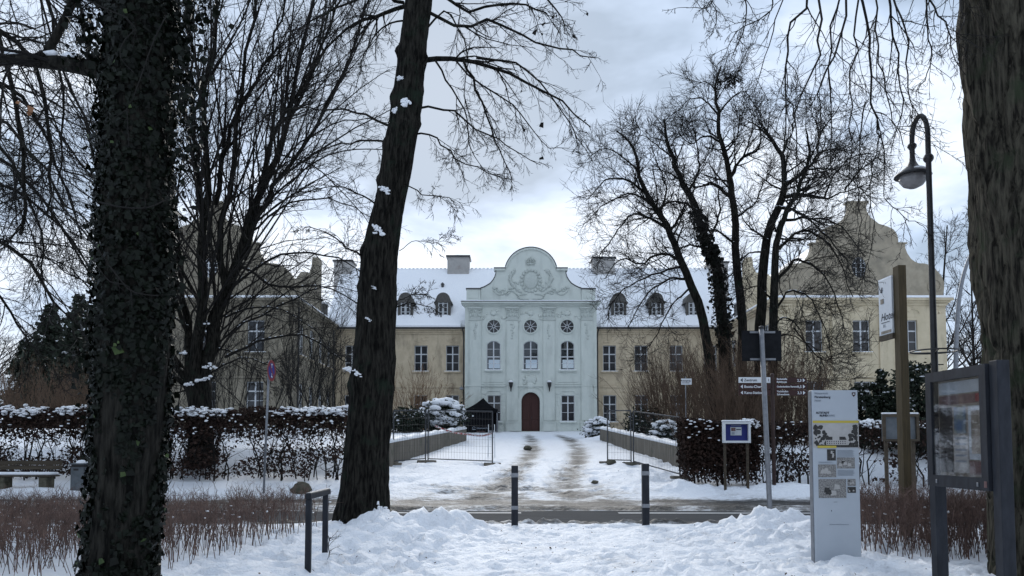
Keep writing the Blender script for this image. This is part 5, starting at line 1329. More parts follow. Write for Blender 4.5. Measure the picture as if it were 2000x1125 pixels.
def shrub(seed, name, label, px, py_top, Z, width, n, m, group=None, spread=.35, hf=1.0, thick=.02, den=(6, 4)):
    rg = np.random.default_rng(seed); x = (px-CX)/F*Z; zb = gz(x, Z); h = (W(px, py_top, Z)[2]-zb)*hf
    t = empty(name, (x, Z, zb), label, 'shrub', group)
    X = x + rg.normal(0, width*.28, n); Y = Z + rg.normal(0, width*.22, n)
    out = (X-x)/width; d = np.stack([out*spread*1.6 + rg.normal(0, .12, n), rg.normal(0, .15, n), np.ones(n)], 1)
    L = h*rg.uniform(.55, 1.0, n)*(1-.35*np.abs(out)); P = np.empty((n, 8, 3)); P[:, 0] = np.stack([X, Y, height(X, Y)-.05], 1)
    for q_ in range(1, 8):
        d = d + rg.normal(0, .06, (n, 3)) + np.stack([out*.05, np.zeros(n), np.zeros(n)], 1); d /= np.linalg.norm(d, axis=1)[:, None]; P[:, q_] = P[:, q_-1] + d*(L/7)[:, None]
    R = np.linspace(1, .35, 8)[None]*rg.uniform(.6, 1.1, n)[:, None]*thick
    P1, R1 = sprout(rg, P, R, den[0], .2, 1, (24,9), (.25,.5), .5, 5, .09, (0,0,.05), .65, .006)
    P2, R2 = sprout(rg, P1, R1, den[1], .2, 1, (28,10), (.3,.6), .4, 3, .12, (0,0,.04), .8, .007)
    tube_obj('stems', [(P, R, 4), (P1, R1, 3), (P2, R2, 3)], M[m], t, kind='stuff')
    return t
gl = 'bare shrubs of the garden thicket'
for k, (px, py, Zs, w, lab) in enumerate([(1300,655,38,2.6,'arching bare brown shrub in front of the right palace wing'), (1345,640,36,2.4,'bare brown shrub beneath the tree leaning towards the palace'), (1400,628,33.5,2.4,'tall dense bare brown shrub at the foot of the garden trees'),
      (1455,650,31,2.2,'bare brown shrub directly behind the back of the road sign'), (1520,640,30,2.2,'bare brown shrub above the brown direction signs'), (1585,690,29,2.0,'bare brown shrub behind the top of the information stele'), (1430,700,28,2.0,'lower bare brown shrub behind the small blue noticeboard')]):
    shrub(120+k, 'bare_shrub', lab, px, py+4, Zs, w, 95, 'twig_b', gl, den=(5, 3.2), thick=.017)
shrub(131, 'bare_shrub', 'upright orange-brown bare shrub before the left palace wing windows', 812, 700, 44, 2.6, 60, 'twig_o', None, .6, thick=.02, den=(5, 3))
shrub(132, 'sapling_clump', 'clump of thin bare saplings before the dim left pavilion court wall', 655, 560, 40, 1.6, 6, 'twig', None, .3, thick=.035, den=(12, 6))
shrub(133, 'sapling_clump', 'spindly bare saplings beside the knobbly leaning lime trunk', 625, 650, 38, 1.6, 7, 'twig', None, .4, thick=.03, den=(12, 6))
shrub(136, 'sapling_clump', 'clump of tall thin dark saplings under the arching boughs of the many-stemmed tree', 560, 515, 37, 2.8, 14, 'twig', None, .35, thick=.032, den=(14, 6))
shrub(137, 'sapling_clump', 'tall thin saplings before the front windows of the dim pavilion', 470, 540, 35, 2.6, 13, 'twig', None, .35, thick=.03, den=(14, 6))
shrub(138, 'sapling_clump', 'tall thin saplings tangled between the ivy-clad trunk and the many-stemmed tree', 320, 480, 34, 2.8, 14, 'twig', None, .35, thick=.032, den=(14, 6))
shrub(134, 'bare_shrub', 'broad bare brown thicket beyond the hedge below the far conifers', 60, 700, 60, 12, 200, 'twig_b', None, .1, thick=.035, den=(4, 2.5))
shrub(135, 'bare_shrub', 'bare brown thicket beyond the hedge beside the ivy-clad trunk', 150, 690, 56, 9, 150, 'twig_b', None, .1, thick=.035, den=(4, 2.5))

def evergreen(seed, name, label, px, py_top, Z, rx, n, size, snow=60, group=None, cone=.0, ry=None, cat='shrub', py_base=None, m='yew', snow_big=False):
    """dense needle crown: blades spread through clumps over limbs"""
    rg = np.random.default_rng(seed); x = (px-CX)/F*Z; zb = gz(x, Z); h = W(px, py_top, Z)[2]-zb; ry = ry or rx
    t = empty(name, (x, Z, zb), label, cat, group)
    stem_top = np.array((x, Z, zb+h*.96))
    tp = crv([(x, Z, zb-.1), (x+.02*h, Z, zb+h*.4), stem_top], 8)[None]; tr_ = np.linspace(.06*max(rx, .8), .012, 8)[None]
    tube_obj('trunk', [(tp, tr_, 7)], M['bark'], t)
    nc = max(60, n//45); u = rg.random(nc)
    prof = (lambda q_: np.where(cone > 0, (1-q_)**.8*(1+.12*np.sin(q_*40)), np.sqrt(np.clip(1-(2*q_-.85)**2*.75, .02, 1))))
    th = rg.uniform(0, 2*math.pi, nc); rad = np.sqrt(rg.uniform(.25, 1, nc))*prof(u)*(1+.25*rg.normal(size=nc)*.6)
    cc = np.stack([x + rx*rad*np.cos(th), Z + ry*rad*np.sin(th), zb + .05*h + h*.93*u], 1)
    ax = np.stack([np.full(nc, x), np.full(nc, Z), np.maximum(cc[:, 2]-.15*h, zb)], 1)
    br = np.stack([lerp(ax, cc, f) for f in (0, .5, 1.0)], 1)
    tube_obj('branches', [(br, np.tile(np.array([[.02, .013, .006]])*max(1, rx), (nc, 1)), 3)], M['bark'], t, kind='stuff')
    i = rg.integers(0, nc, n); sz = (rx*.20 if not cone else rx*.13*(1.3-u[i])[:, None]*1.3)
    pts = cc[i] + rg.normal(size=(n, 3))*sz*np.array((1, 1, .7))
    pts[:, 2] = np.maximum(pts[:, 2], zb)
    leaves('foliage', rg, pts, size, M[m], t)
    if snow:
        up = cc[np.argsort(-(cc[:, 2] + .6*rg.normal(size=nc)*h*.3 - .3*(cc[:, 1]-Z)))][:snow]
        r_ = rx*(.28 if snow_big else .09)
        s_ = np.concatenate([up + np.array((0, -r_*.3, r_*(.8 if snow_big else .5))), rg.uniform(.5, 1.2, (len(up), 1))*r_, rg.uniform(.5, 1.1, (len(up), 1))*r_, rg.uniform(.25, .55, (len(up), 1))*r_], 1)
        snow_lumps('snow', rg, s_, t)
    return t
gy = 'dark yews before the right pavilion'
evergreen(141, 'yew_bush', 'dark pointed yew beside the pavilion, left of the timber sign post', 1722, 722, 27, .85, 5200, .13, 45, gy, cone=.6, ry=.8)
evergreen(142, 'yew_bush', 'broad dark yew between the timber sign post and the lamp post', 1795, 712, 26.5, .95, 6000, .13, 50, gy)
evergreen(143, 'yew_bush', 'low dark yew peeping over the hedge beside the stele top', 1682, 752, 27.5, .6, 2600, .12, 30, gy)
evergreen(144, 'yew_bush', 'dark yew behind the upper corner of the display case', 1845, 745, 27, .8, 3500, .13, 30, gy)
gb = 'snow-laden bushes by the drive'
evergreen(145, 'snowy_bush', 'rounded green bush under a thick snow cap beside the black tent', 866, 790, 42, 1.25, 5200, .13, 150, gb, snow_big=True)
evergreen(146, 'snowy_bush', 'dark evergreen bush with little snow behind the left building-site fence', 795, 800, 40, 1.0, 4200, .13, 40, gb)
evergreen(147, 'snowy_bush', 'low sprawling bush buried in snow at the end of the right retaining wall', 1168, 822, 46, .9, 1500, .12, 70, gb, snow_big=True)
evergreen(148, 'snowy_bush', 'snow-dusted green bush above the right retaining wall behind the fence', 1258, 802, 38, .95, 3000, .13, 55, gb)
evergreen(149, 'snowy_bush', 'small snow-covered bush on the raised bed near the dense dark hedge', 1300, 828, 33, .7, 2000, .11, 45, gb, snow_big=True)
gc = 'far conifers beyond the hedge'
evergreen(151, 'distant_conifer', 'tall dark far conifer beside the ivy-clad trunk', 150, 575, 82, 3.8, 9000, .55, 40, gc, cone=.6, cat='tree')
evergreen(152, 'distant_conifer', 'far dark conifer with pointed top left of its taller neighbour', 92, 592, 86, 3.6, 8000, .55, 30, gc, cone=.6, cat='tree')
evergreen(153, 'distant_conifer', 'smaller far conifer at the edge of the dark group', 45, 660, 88, 3.0, 5000, .5, 20, gc, cone=.6, cat='tree')
evergreen(154, 'distant_conifer', 'far conifer half hidden behind the ivy-clad trunk', 205, 590, 78, 3.6, 6000, .5, 20, gc, cone=.6, cat='tree')

# ------------------------------------------------------------------ retaining walls of the drive
def ret_wall(name, label, pts, tops, snow_w=.5, side=1):
    c = pts[0]; t = empty(name, (c[0], c[1], gz(c[0], c[1])), label, 'wall', 'concrete retaining walls along the drive')
    for i in range(len(pts)-1):
        (xa, ya), (xb, yb) = pts[i], pts[i+1]; za, zb_ = tops[i], tops[i+1]
        d = np.array((xb-xa, yb-ya)); d /= np.linalg.norm(d); nrm = np.array((d[1], -d[0]))*.17*side
        e = d*.008
        v = []
        for (x, y, zt), sg in (((xa, ya, za), 1), ((xb, yb, zb_), -1)):
            x += e[0]*sg; y += e[1]*sg
            for s in (-1, 1): v += [(x+s*nrm[0], y+s*nrm[1], gz(x-1.0*nrm[0]/.17*.6, y)-.9), (x+s*nrm[0], y+s*nrm[1], zt)]
        mb = MB(); mb.add(v, [(0,1,3,2),(4,6,7,5),(0,4,5,1),(2,3,7,6),(1,5,7,3),(0,2,6,4)]); mb.build('wall_panel', M['concrete'], t)
        mb = MB(); k = 6; pr = [(-.17,0),(-.19,.05),(-.12,.13),(0,.16),(.12,.13),(.19,.05),(.17,0)]
        vs = []
        for f in np.linspace(0, 1, k):
            x, y, z = lerp(xa, xb, f), lerp(ya, yb, f), lerp(za, zb_, f)
            j = 1+.25*math.sin(f*9+i*2)
            for p, q_ in pr: vs.append((x+nrm[0]/.17*p, y+nrm[1]/.17*p, z+.004+q_*j))
        m_ = len(pr); mb.add(vs, [(a*m_+b, a*m_+b+1, a*m_+m_+b+1, a*m_+m_+b) for a in range(k-1) for b in range(m_-1)]); mb.build('wall_snow', M['snow'], t, smooth=True)
yy = np.linspace(26.9, 43, 7)
ret_wall('retaining_wall', 'weathered concrete retaining wall left of the drive, running up to the black tent', [(ip(XL, y), y) for y in yy], [lerp(1.62, 2.5, (y-26.9)/16.1) for y in yy], side=-1)
ret_wall('retaining_wall', 'weathered concrete retaining wall right of the drive, beside the dense dark hedge', [(ip(XR, y), y) for y in yy], [lerp(1.5, 2.5, (y-26.9)/16.1) for y in yy], side=1)

# ------------------------------------------------------------------ building-site fences
def fence(label, a, b, h=2.0):
    (xa, ya), (xb, yb) = a, b; za, zb_ = gz(xa, ya)+.02, gz(xb, yb)+.02
    t = empty('site_fence', ((xa+xb)/2, (ya+yb)/2, min(za, zb_)), label, 'fence', 'temporary mesh fence panels across the drive')
    A, B = np.array((xa, ya, za)), np.array((xb, yb, zb_)); up = np.array((0, 0, 1.0))
    for p in (A, B): MB().tube([p-up*.05, p+up*h], .024, 7).build('post', M['fence'], t)
    MB().tube([A+up*h, B+up*h], .022, 6).build('rail', M['fence'], t); MB().tube([A+up*.12, B+up*.12], .022, 6).build('rail', M['fence'], t)
    L = np.linalg.norm(B-A); n = int(L/.11); ws = []
    P = np.array([[lerp(A, B, (i+.5)/n)+up*.12, lerp(A, B, (i+.5)/n)+up*h] for i in range(n)]); H = np.array([[A+up*z_, B+up*z_] for z_ in np.arange(.4, h, .26)])
    tube_obj('wire_mesh', [(P, np.full(P.shape[:2], .0034), 3), (H, np.full(H.shape[:2], .0034), 3)], M['fence'], t, kind='stuff')
    for p in (A, B): MB().cbox(p[0]-.32, p[0]+.32, p[1]-.11, p[1]+.11, p[2]-.06, p[2]+.06, .02).build('foot_block', M['concrete'], t)
fence('short mesh fence panel standing against the left retaining wall', (-4.42,27.7), (-3.34,28.75))
fence('mesh fence panel swung open left of the drive with striped tape', (-3.24,28.7), (-.74,28.1))
fence('narrow mesh fence panel right of the drive, next to the wheel tracks', (3.66,28.5), (4.48,28.0))
fence('mesh fence panel right of the drive angled back to the dense dark hedge', (4.56,27.9), (5.55,24.6))
# striped tape
M['tape'] = mat('red and white tape', (0.3,0.03,0.03), (0.6,0.6,0.6), 0.5, 3, stretch=(5,5,5), pos=(.48,.52))
pts = crv([W(850,832,31), W(880,843,31), W(912,848,31), W(940,851,30), W(962,846,28.3)], 30)
mb = MB(); vs = []
for i, p in enumerate(pts):
    tw = .03*math.sin(i*.7); vs += [(p[0], p[1]-tw, p[2]-.035), (p[0], p[1]+tw, p[2]+.035)]
mb.add(vs, [(2*i, 2*i+2, 2*i+3, 2*i+1) for i in range(len(pts)-1)])
tag(mb.build('barrier_tape', M['tape'], None), 'sagging red and white barrier tape tied to the left site fence', 'tape')
# trestle
x, y = W(960, 850, 31)[:2]; z = gz(x, y)
t = empty('trestle', (x, y, z), 'thin white folding trestle standing behind the swung-open site fence', 'trestle')
for dx in (-.14, .14):
    for dy in (-.25, .25): MB().tube([(x+dx, y+dy, z-.03), (x+dx*.9, y+dy*.1, z+1.35)], .016, 6).build('leg', M['white'], t)
MB().box(x-.14, x+.14, y-.012, y+.012, z+1.02, z+1.10).build('plate', M['steel'], t)
MB().box(x-.16, x+.16, y-.14, y-.12, z+.78, z+.82).build('crossbar', M['white'], t)

# ------------------------------------------------------------------ black tent by the palace front
x0_, x1_ = (906-1000)/F*58.5, (972-1000)/F*58.5; y0, y1 = 57.6, 60.2; zt = gz(-2, 58); hb = 1.55+(870-799)/F*57.6; hp = 1.55+(870-777)/F*58.9; ym = (y0+y1)/2; xm = (x0_+x1_)/2+.18
t = empty('pop_up_tent', ((x0_+x1_)/2, ym, zt), 'black pop-up tent with peaked roof pitched against the palace front', 'tent')
for xx in (x0_+.04, x1_-.04):
    for yy_ in (y0+.04, y1-.04): MB().box(xx-.025, xx+.025, yy_-.025, yy_+.025, zt-.02, hb).build('leg', M['steel'], t)
mb = MB(); n_ = 6; vs = []; ring = [(x0_,y0),(x1_,y0),(x1_,y1),(x0_,y1)]
for i in range(n_):
    f = i/n_; s = (1-f); zz = hb + (hp-hb)*(f**1.5)
    for (a, b_) in ring: vs.append((lerp(xm, a, s), lerp(ym, b_, s), zz))
vs.append((xm, ym, hp)); fs = [(i*4+k, i*4+(k+1) % 4, i*4+4+(k+1) % 4, i*4+4+k) for i in range(n_-1) for k in range(4)] + [((n_-1)*4+k, (n_-1)*4+(k+1) % 4, n_*4) for k in range(4)]
mb.add(vs, fs); mb.build('canopy', M['tent'], t)
MB().box(x0_-.01, x1_+.01, y0-.03, y0-.015, hb-.28, hb+.01).build('valance', M['tent'], t)
wv = MB(); vs = []
for i in range(19):
    xx = lerp(x0_+.03, x1_-.5, i/18); yy_ = y0+.02+.02*math.sin(i*1.9); vs += [(xx, yy_, zt+.01), (xx, yy_, hb-.02)]
wv.add(vs, [(2*i, 2*i+2, 2*i+3, 2*i+1) for i in range(18)]); wv.build('front_wall', M['tent'], t, smooth=True)
MB().box(x0_-.005, x0_+.01, y0+.05, y1, zt, hb).build('side_wall', M['tent'], t)
MB().box(x0_, x1_, y1-.02, y1, zt, hb).build('back_wall', M['tent'], t)
mb = MB(); ex, ez = W(925.5, 836, 57.55)[0], W(925.5, 836, 57.55)[2]
mb.tube([(ex+.11*math.cos(a), y0-.012, ez+.10*math.sin(a)) for a in np.linspace(.2, 3.6, 10)], .018, 4).box(ex-.12, ex+.13, y0-.02, y0-.008, ez-.13, ez-.07)
mb.build('emblem', M['ink_g'], t, kind=None)
text('Ideenwerk', .20, M['ink_g'], t, (W(931,838.5,57.55)[0], y0-.02, ez-.07))
for (pa, pb, py) in ((931,947,842.5),):
    MB().box(W(pa,py,57.5)[0], W(pb,py,57.5)[0], y0-.02, y0-.01, W(pa,py+.5,57.5)[2], W(pa,py-.4,57.5)[2]).build('print_line', M['poster_r'], t)
MB().box(W(922,812,57.5)[0], W(925,812,57.5)[0], y0-.02, y0-.01, W(0,813.5,57.5)[2], W(0,811,57.5)[2]).build('sticker', M['white'], t)

# ------------------------------------------------------------------ bollards
def bollard(px, label):
    Zb = 14.2; x = (px-CX)/F*Zb; z = gz(x, Zb); h = 1.17; w = .064
    t = empty('bollard', (x, Zb, z), label, 'bollard', 'square bollards along the road edge')
    MB().cbox(x-w, x+w, Zb-w, Zb+w, z-.1, z+h, .008).build('post', M['anthracite'], t)
    for z0, z1 in ((.95, 1.03), (.34, .41)):
        MB().box(x-w-.003, x+w+.003, Zb-w-.003, Zb+w+.003, z+z0, z+z1).build('reflective_band', M['steel'], t)
bollard(1005.3, 'square anthracite bollard in front of the wheel tracks, nearer the leaning lime')
bollard(1259.5, 'square anthracite bollard nearer the leaning road sign post')

# ------------------------------------------------------------------ bicycle stand
xa, ya, xb, yb = -2.585, 9.5, -2.61, 10.45
za, zb_ = gz(xa, ya), gz(xb, yb); zt = W(606, 964, 9.5)[2]
t = empty('bicycle_stand', (xa, (ya+yb)/2, min(za, zb_)), 'grey steel bicycle stand of two posts and a top bar beside the low hedge', 'bicycle stand')
MB().cbox(xa-.035, xa+.035, ya-.035, ya+.035, za-.1, zt-.072, .006).build('post', M['anthracite'], t)
MB().cbox(xb-.035, xb+.035, yb-.035, yb+.035, zb_-.1, zt-.072, .006).build('post', M['anthracite'], t)
mb = MB(); mb.cbox(xa-.037, xa+.037, ya-.04, yb+.04, zt-.07, zt, .006); mb.build('top_bar', M['anthracite'], t)
MB().cbox(xa-.03, xa+.03, ya-.01, yb+.01, zt+.002, zt+.012, .004).build('frost', M['steel'], t)

# ------------------------------------------------------------------ information stele
x0_, x1_, y0, y1 = 4.05, 4.665, 10.0, 10.12; z0 = gz(4.36, 10)-.3; z1 = 2.295
t = empty('information_stele', (4.36, 10.06, gz(4.36, 10)), 'tall pale blue-grey information stele with yellow stripes and old photographs, sunk in the snow', 'information board')
MB().cbox(x0_, x1_, y0, y1, z0, z1, .004).build('panel', M['stele'], t)
MB().box(x0_-.012, x0_-.001, y0+.02, y1-.01, z0, z1-.01).build('edge_strip', M['steel'], t)
yf = y0 - .004
def pz(py): return W(1630, py, 10.0)[2]
def pxx(px, py=830): return W(px, py, 10.0)[0] + .0
WX = lambda u: lerp(x0_, x1_, u)                 # u across the panel
def pr(name, u0, u1, pa, pb, m, d=0, par=None):
    return MB().box(WX(u0), WX(u1), yf-.001-d, y0-.0005-d, pz(pb), pz(pa)).build(name, M[m], par or t)
for s, sz, py, m in (('Wasserstadt', .036, 770, 'ink_g'), ('Fürstenberg', .044, 777.5, 'ink'), ('Havel', .036, 784, 'ink_g')):
    text(s, sz, M[m], t, (WX(.05), yf-.001, pz(py)), bold=.0006)
text('ALTSTADT', .037, M['ink'], t, (WX(.075), yf-.001, pz(808)), bold=.001); text('RUND', .037, M['ink'], t, (WX(.155), yf-.001, pz(813.5)), bold=.0012); text('GANG', .037, M['ink_g'], t, (WX(.315), yf-.001, pz(813.5)))
mb = MB(); a, b_ = WX(.87), WX(.95); c_ = (a+b_)/2
mb.prism([(a, pz(771)), (c_, pz(775.5)), (b_, pz(771)), (b_, pz(766.5)), (a, pz(766.5))], yf-.002, yf); cr = mb.build('crest', M['brown_s'], t)
MB().prism([(a+.01, pz(771)), (b_-.012, pz(770.5)), (b_-.012, pz(769)), (a+.014, pz(768.5))], yf-.004, yf-.0025).build('crest_charge', M['white'], cr)
pr('stripe', .0, 1.0, 821.5, 826, 'yellow')
ph = pr('photograph', 0, 1, 826.3, 874.5, 'print_lt')                # palace photograph
rq = random.Random(4)
for side in (0, 1):
    for k in range(42):
        v_ = rq.random(); u_ = rq.random()**1.3*(.36 if side == 0 else .22)*(1-.55*abs(v_-.75)); u_ = u_ if side == 0 else 1-u_
        r_ = rq.uniform(.012, .035); cx_, cz_ = WX(min(max(u_, .055), .945)), pz(832+38*v_)
        if k % 7 == 0: ptree = MB()
        ptree.prism([(cx_+r_*math.cos(q_)*rq.uniform(.7,1.1), cz_+r_*math.sin(q_)*rq.uniform(.6,1.1)) for q_ in np.linspace(0, 2*math.pi, 9, endpoint=False)], yf-.002-.00005*k, yf-.0012)
        if k % 7 == 6: ptree.build('printed_tree', M['print_dk'], ph, kind='stuff')
def pq(name, pts, m, d): return MB().prism([(WX(u_), pz(v_)) for u_, v_ in pts], yf-.0055-d, yf-.0047-d).build(name, M[m], ph)
pq('printed_lawn', [(.1,873.5),(.98,873.5),(.98,869.5),(.1,868.5)], 'print_dk', 0)
pq('printed_building', [(.28,869),(.72,869),(.72,859),(.28,859)], 'print_lt', .0005); pq('printed_roof', [(.27,859.2),(.73,859.2),(.70,853),(.30,853)], 'print_dk', .0006)
pq('printed_centre', [(.42,869),(.57,869),(.57,852),(.53,850.5),(.495,848.5),(.46,850.5),(.42,852)], 'print_lt', .0012)
for k in range(9):
    for r_ in (861, 865): pq('printed_window', [(.30+.048*k,r_+2.4),(.318+.048*k,r_+2.4),(.318+.048*k,r_),(.30+.048*k,r_)], 'ink', .002)
pr('stripe', .09, .50, 870.5, 875, 'yellow', .008)
for nm, u0, u1, a, b_, m in (('photograph',.30,.49,877.5,899.5,'print_dk'), ('photograph',.51,.90,893.5,915,'print_md'), ('photograph',.10,.49,907,932,'print_md'), ('photograph',.10,.70,935.5,972.5,'print_md'), ('photograph',.73,.91,935.5,949,'print_md'), ('photograph',.73,.91,951,962.5,'print_dk')):
    o = pr(nm, u0, u1, a, b_, m); w_ = u1-u0; h_ = b_-a
    for k in range(5):
        uu, vv = u0+w_*rq.uniform(.05,.7), a+h_*rq.uniform(.1,.65); MB().prism([(WX(uu), pz(vv+h_*.28)), (WX(uu+w_*.22), pz(vv+h_*.25)), (WX(uu+w_*.2), pz(vv+h_*.03)), (WX(uu+w_*.03), pz(vv))], yf-.0025-.0003*k, yf-.0015).build('photo_patch', M[rq.choice(['print_lt','print_dk','print_lt'])], o)
for u0, u1, a, n_ in ((.52,.90,879,8), (.52,.90,918,7), (.11,.45,902,2)):
    for k in range(n_): pr('text_line', u0, u1-.05*rq.random(), a+1.75*k, a+1.75*k+.6, 'ink_g')
pr('text_line', .42, .50, 980, 981, 'ink_g'); pr('text_line', .32, .74, 1024, 1025, 'ink_g'); pr('mark', .365, .375, 996, 999, 'ink')

# ------------------------------------------------------------------ road sign seen from behind
Zs = 14.9; xb = (1502-CX)/F*Zs; zb_ = gz(xb, Zs); top = W(1487, 640, Zs)
t = empty('road_sign', (xb, Zs, zb_), 'dark back of a rectangular road sign on a leaning galvanised pole in a snow heap', 'road sign')
base = np.array((xb, Zs, zb_-.2)); pole = MB().tube([base, lerp(base, top, .5), top], .05, 12).build('pole', M['steel'], t, smooth=True)
MB().lathe(top, [(.055,-.03),(.055,.02),(.03,.035)], 10).build('pole_cap', M['black'], pole)
ax = lambda f: lerp(base, top, f)
a0 = W(1448, 646, Zs+.09); a1 = W(1526.5, 705.5, Zs+.09)
MB().cbox(a0[0], a1[0], Zs+.075, Zs+.085, a1[2], a0[2], .003).build('sign_plate', M['matt_black'], t)
for py in (648, 701):
    z = W(1487, py, Zs)[2]; MB().box(a0[0]+.16, a1[0]-.13, Zs+.050, Zs+.074, z-.02, z+.02).build('clamp_rail', M['steel'], t)

# ------------------------------------------------------------------ finger post
Zs = 22.6; xb = (1510-CX)/F*Zs; zb_ = gz(xb, Zs); zt = W(1509, 732, Zs)[2]; sc = F/Zs
t = empty('finger_post', (xb, Zs, zb_), 'dark brown finger post with one white and five brown direction signs', 'direction sign')
MB().tube([(xb, Zs, zb_-.2), (xb, Zs, zt)], .058, 12).lathe((xb, Zs, zt), [(.062,-.02),(.062,.01),(.02,.05)], 12).build('post', M['brown_p'], t, smooth=False)
def arm(side, py0, py1, m, ink, lines, dist=None):
    za_, zb2 = W(1509, py1, Zs)[2], W(1509, py0, Zs)[2]; L = 62/sc
    xs0, xs1 = (xb-.07-L, xb-.07) if side < 0 else (xb+.07, xb+.07+L)
    o = MB().cbox(xs0, xs1, Zs-.04, Zs-.01, za_, zb2, .004).build('direction_arm', M[m], t)
    h = zb2-za_; c = (za_+zb2)/2; yq = Zs-.043
    px_ = xs0+.05 if side < 0 else xs1-.05; w = -side*.07
    MB().prism(sorted([(px_, c), (px_+w, c-h*.36), (px_+w, c+h*.36)], key=lambda q_: (q_[0], q_[1])) if False else ([(px_, c), (px_+w, c-h*.36), (px_+w, c+h*.36)] if w > 0 else [(px_, c), (px_+w, c+h*.36), (px_+w, c-h*.36)]), yq-.002, yq+.002).build('arrow', M[ink], o)
    tx = xs0+.16 if side < 0 else xs0+.05
    for i, s in enumerate(lines):
        n_ = len(lines); sz = (.11 if len(s) < 16 else .072) if n_ == 1 else .078
        text(s, sz, M[ink], o, (tx, yq, c-sz*.34 if n_ == 1 else (c+.015 if i == 0 else c-.075)), bold=.002)
    if dist: text(dist, .11, M[ink], o, ((xs1-.03 if side < 0 else xs1-.16), yq, c-.04), align='RIGHT', bold=.002)
arm(-1, 737, 748, 'white', 'ink', ['Zentrum'], '1'); arm(-1, 750, 760.5, 'brown_s', 'white', ['Boots-Charter']); arm(-1, 762, 772, 'brown_s', 'white', ['Kanu-Station'])
arm(1, 738, 748, 'brown_s', 'white', ['Badestelle', 'Röblinsee'], '2,3'); arm(1, 750, 760.5, 'brown_s', 'white', ['Gedenkstätte Ravensbr.'], '1,5'); arm(1, 762, 772.5, 'brown_s', 'white', ['Yachthafen', 'Schwedtsee'], '3,3')

# ------------------------------------------------------------------ small blue noticeboard
Zs = 22.3; sc = F/Zs; cxn = (1437.5-CX)/sc; z0, z1 = W(1437, 865, Zs)[2], W(1437, 824, Zs)[2]; hw = 26.5/sc; zb_ = gz(cxn, Zs)
t = empty('noticeboard', (cxn, Zs, zb_), 'small white-framed noticeboard with blue back and paper on two mossy legs', 'noticeboard')
for s in (-1, 1): MB().cbox(cxn+s*hw*.83-.035, cxn+s*hw*.83+.035, Zs+.0, Zs+.07, zb_-.15, z0, .006).build('leg', M['wood'], t)
f_ = .065; fr = MB().box(cxn-hw, cxn-hw+f_, Zs-.10, Zs+.05, z0, z1).box(cxn+hw-f_, cxn+hw, Zs-.10, Zs+.05, z0, z1).box(cxn-hw+f_, cxn+hw-f_, Zs-.10, Zs+.05, z0, z0+f_).box(cxn-hw+f_, cxn+hw-f_, Zs-.10, Zs+.05, z1-f_, z1); fr.build('frame', M['white'], t)
MB().box(cxn-hw+f_, cxn+hw-f_, Zs+.0, Zs+.04, z0+f_, z1-f_).build('backing', M['blue'], t)
pp = MB().box(cxn-.17, cxn+.16, Zs-.012, Zs-.002, (z0+z1)/2-.09, (z0+z1)/2+.16).build('paper', M['poster_l'], t)
MB().box(cxn-.15, cxn-.02, Zs-.016, Zs-.013, (z0+z1)/2+.04, (z0+z1)/2+.14).build('paper_print', M['poster_r'], pp); MB().box(cxn+.0, cxn+.14, Zs-.016, Zs-.013, (z0+z1)/2+.07, (z0+z1)/2+.10).build('paper_print', M['ink'], pp)
MB().box(cxn-.14, cxn-.05, Zs-.016, Zs-.013, (z0+z1)/2-.07, (z0+z1)/2+.01).build('paper_print', M['ink_g'], pp)
MB().box(cxn-.15, cxn+.15, Zs-.004, Zs-.001, z1-f_-.045, z1-f_-.03).build('heading', M['ink_g'], t)
MB().cbox(cxn-hw-.02, cxn+hw+.02, Zs-.13, Zs+.06, z1+.002, z1+.05, .02).build('snow_cap', M['snow'], t, smooth=True)

# small plate on a thin pole
Zs = 29.5; x = (1340-CX)/F*Zs; zb_ = gz(x, Zs); a0, a1 = W(1330, 739.5, Zs), W(1350.5, 751.5, Zs)
t = empty('plate_sign', (x, Zs, zb_), 'small white plate with two dark text lines on a thin pole above the hedge', 'sign')
MB().tube([(x, Zs, zb_-.1), (x, Zs, a0[2]+.08)], .022, 8).build('pole', M['steel'], t)
MB().box(a0[0], a1[0], Zs-.04, Zs-.025, a1[2], a0[2]).build('plate', M['white'], t)
text('Rettungsweg', .072, M['ink'], t, (x, Zs-.042, a1[2]+.135), align='CENTER', bold=.003); text('bitte freihalten', .05, M['ink'], t, (x, Zs-.042, a1[2]+.06), align='CENTER', bold=.0015)

# ------------------------------------------------------------------ no-stopping sign, turned edgeways
Zs = 22.3; sc = F/Zs; bx_, tx_ = W(515, 946, Zs), W(526, 706, Zs); zb_ = gz(bx_[0], Zs)
t = empty('no_stopping_sign', (bx_[0], Zs, zb_), 'round red and blue no-stopping sign seen nearly edge-on before the beech hedge', 'road sign')
MB().tube([(bx_[0], Zs, zb_-.15), tx_ + np.array((0, 0, .02))], .034, 10).build('pole', M['steel'], t, smooth=True)
c = W(527, 724, Zs); an = math.radians(86); ux = np.array((math.cos(an), math.sin(an), 0)); nz_ = np.array((math.sin(an), -math.cos(an), 0)); c = c + nz_*.05
def disc(r0, r1, d, k=28):
    mb = MB(); vs = []
    for a in np.linspace(0, 2*math.pi, k, endpoint=False):
        e_ = ux*math.cos(a) + np.array((0, 0, 1.0))*math.sin(a)
        vs += [c+e_*r0+nz_*d, c+e_*r1+nz_*d, c+e_*r1+nz_*(d-.006), c+e_*r0+nz_*(d-.006)]
    mb.add(vs, [(4*i+q_, 4*i+(q_+1) % 4, 4*((i+1) % k)+(q_+1) % 4, 4*((i+1) % k)+q_) for i in range(k) for q_ in range(4)]); return mb
dp = disc(.001, .30, 0).build('disc', M['signblue'], t); disc(.235, .318, .008).build('ring', M['red'], dp)
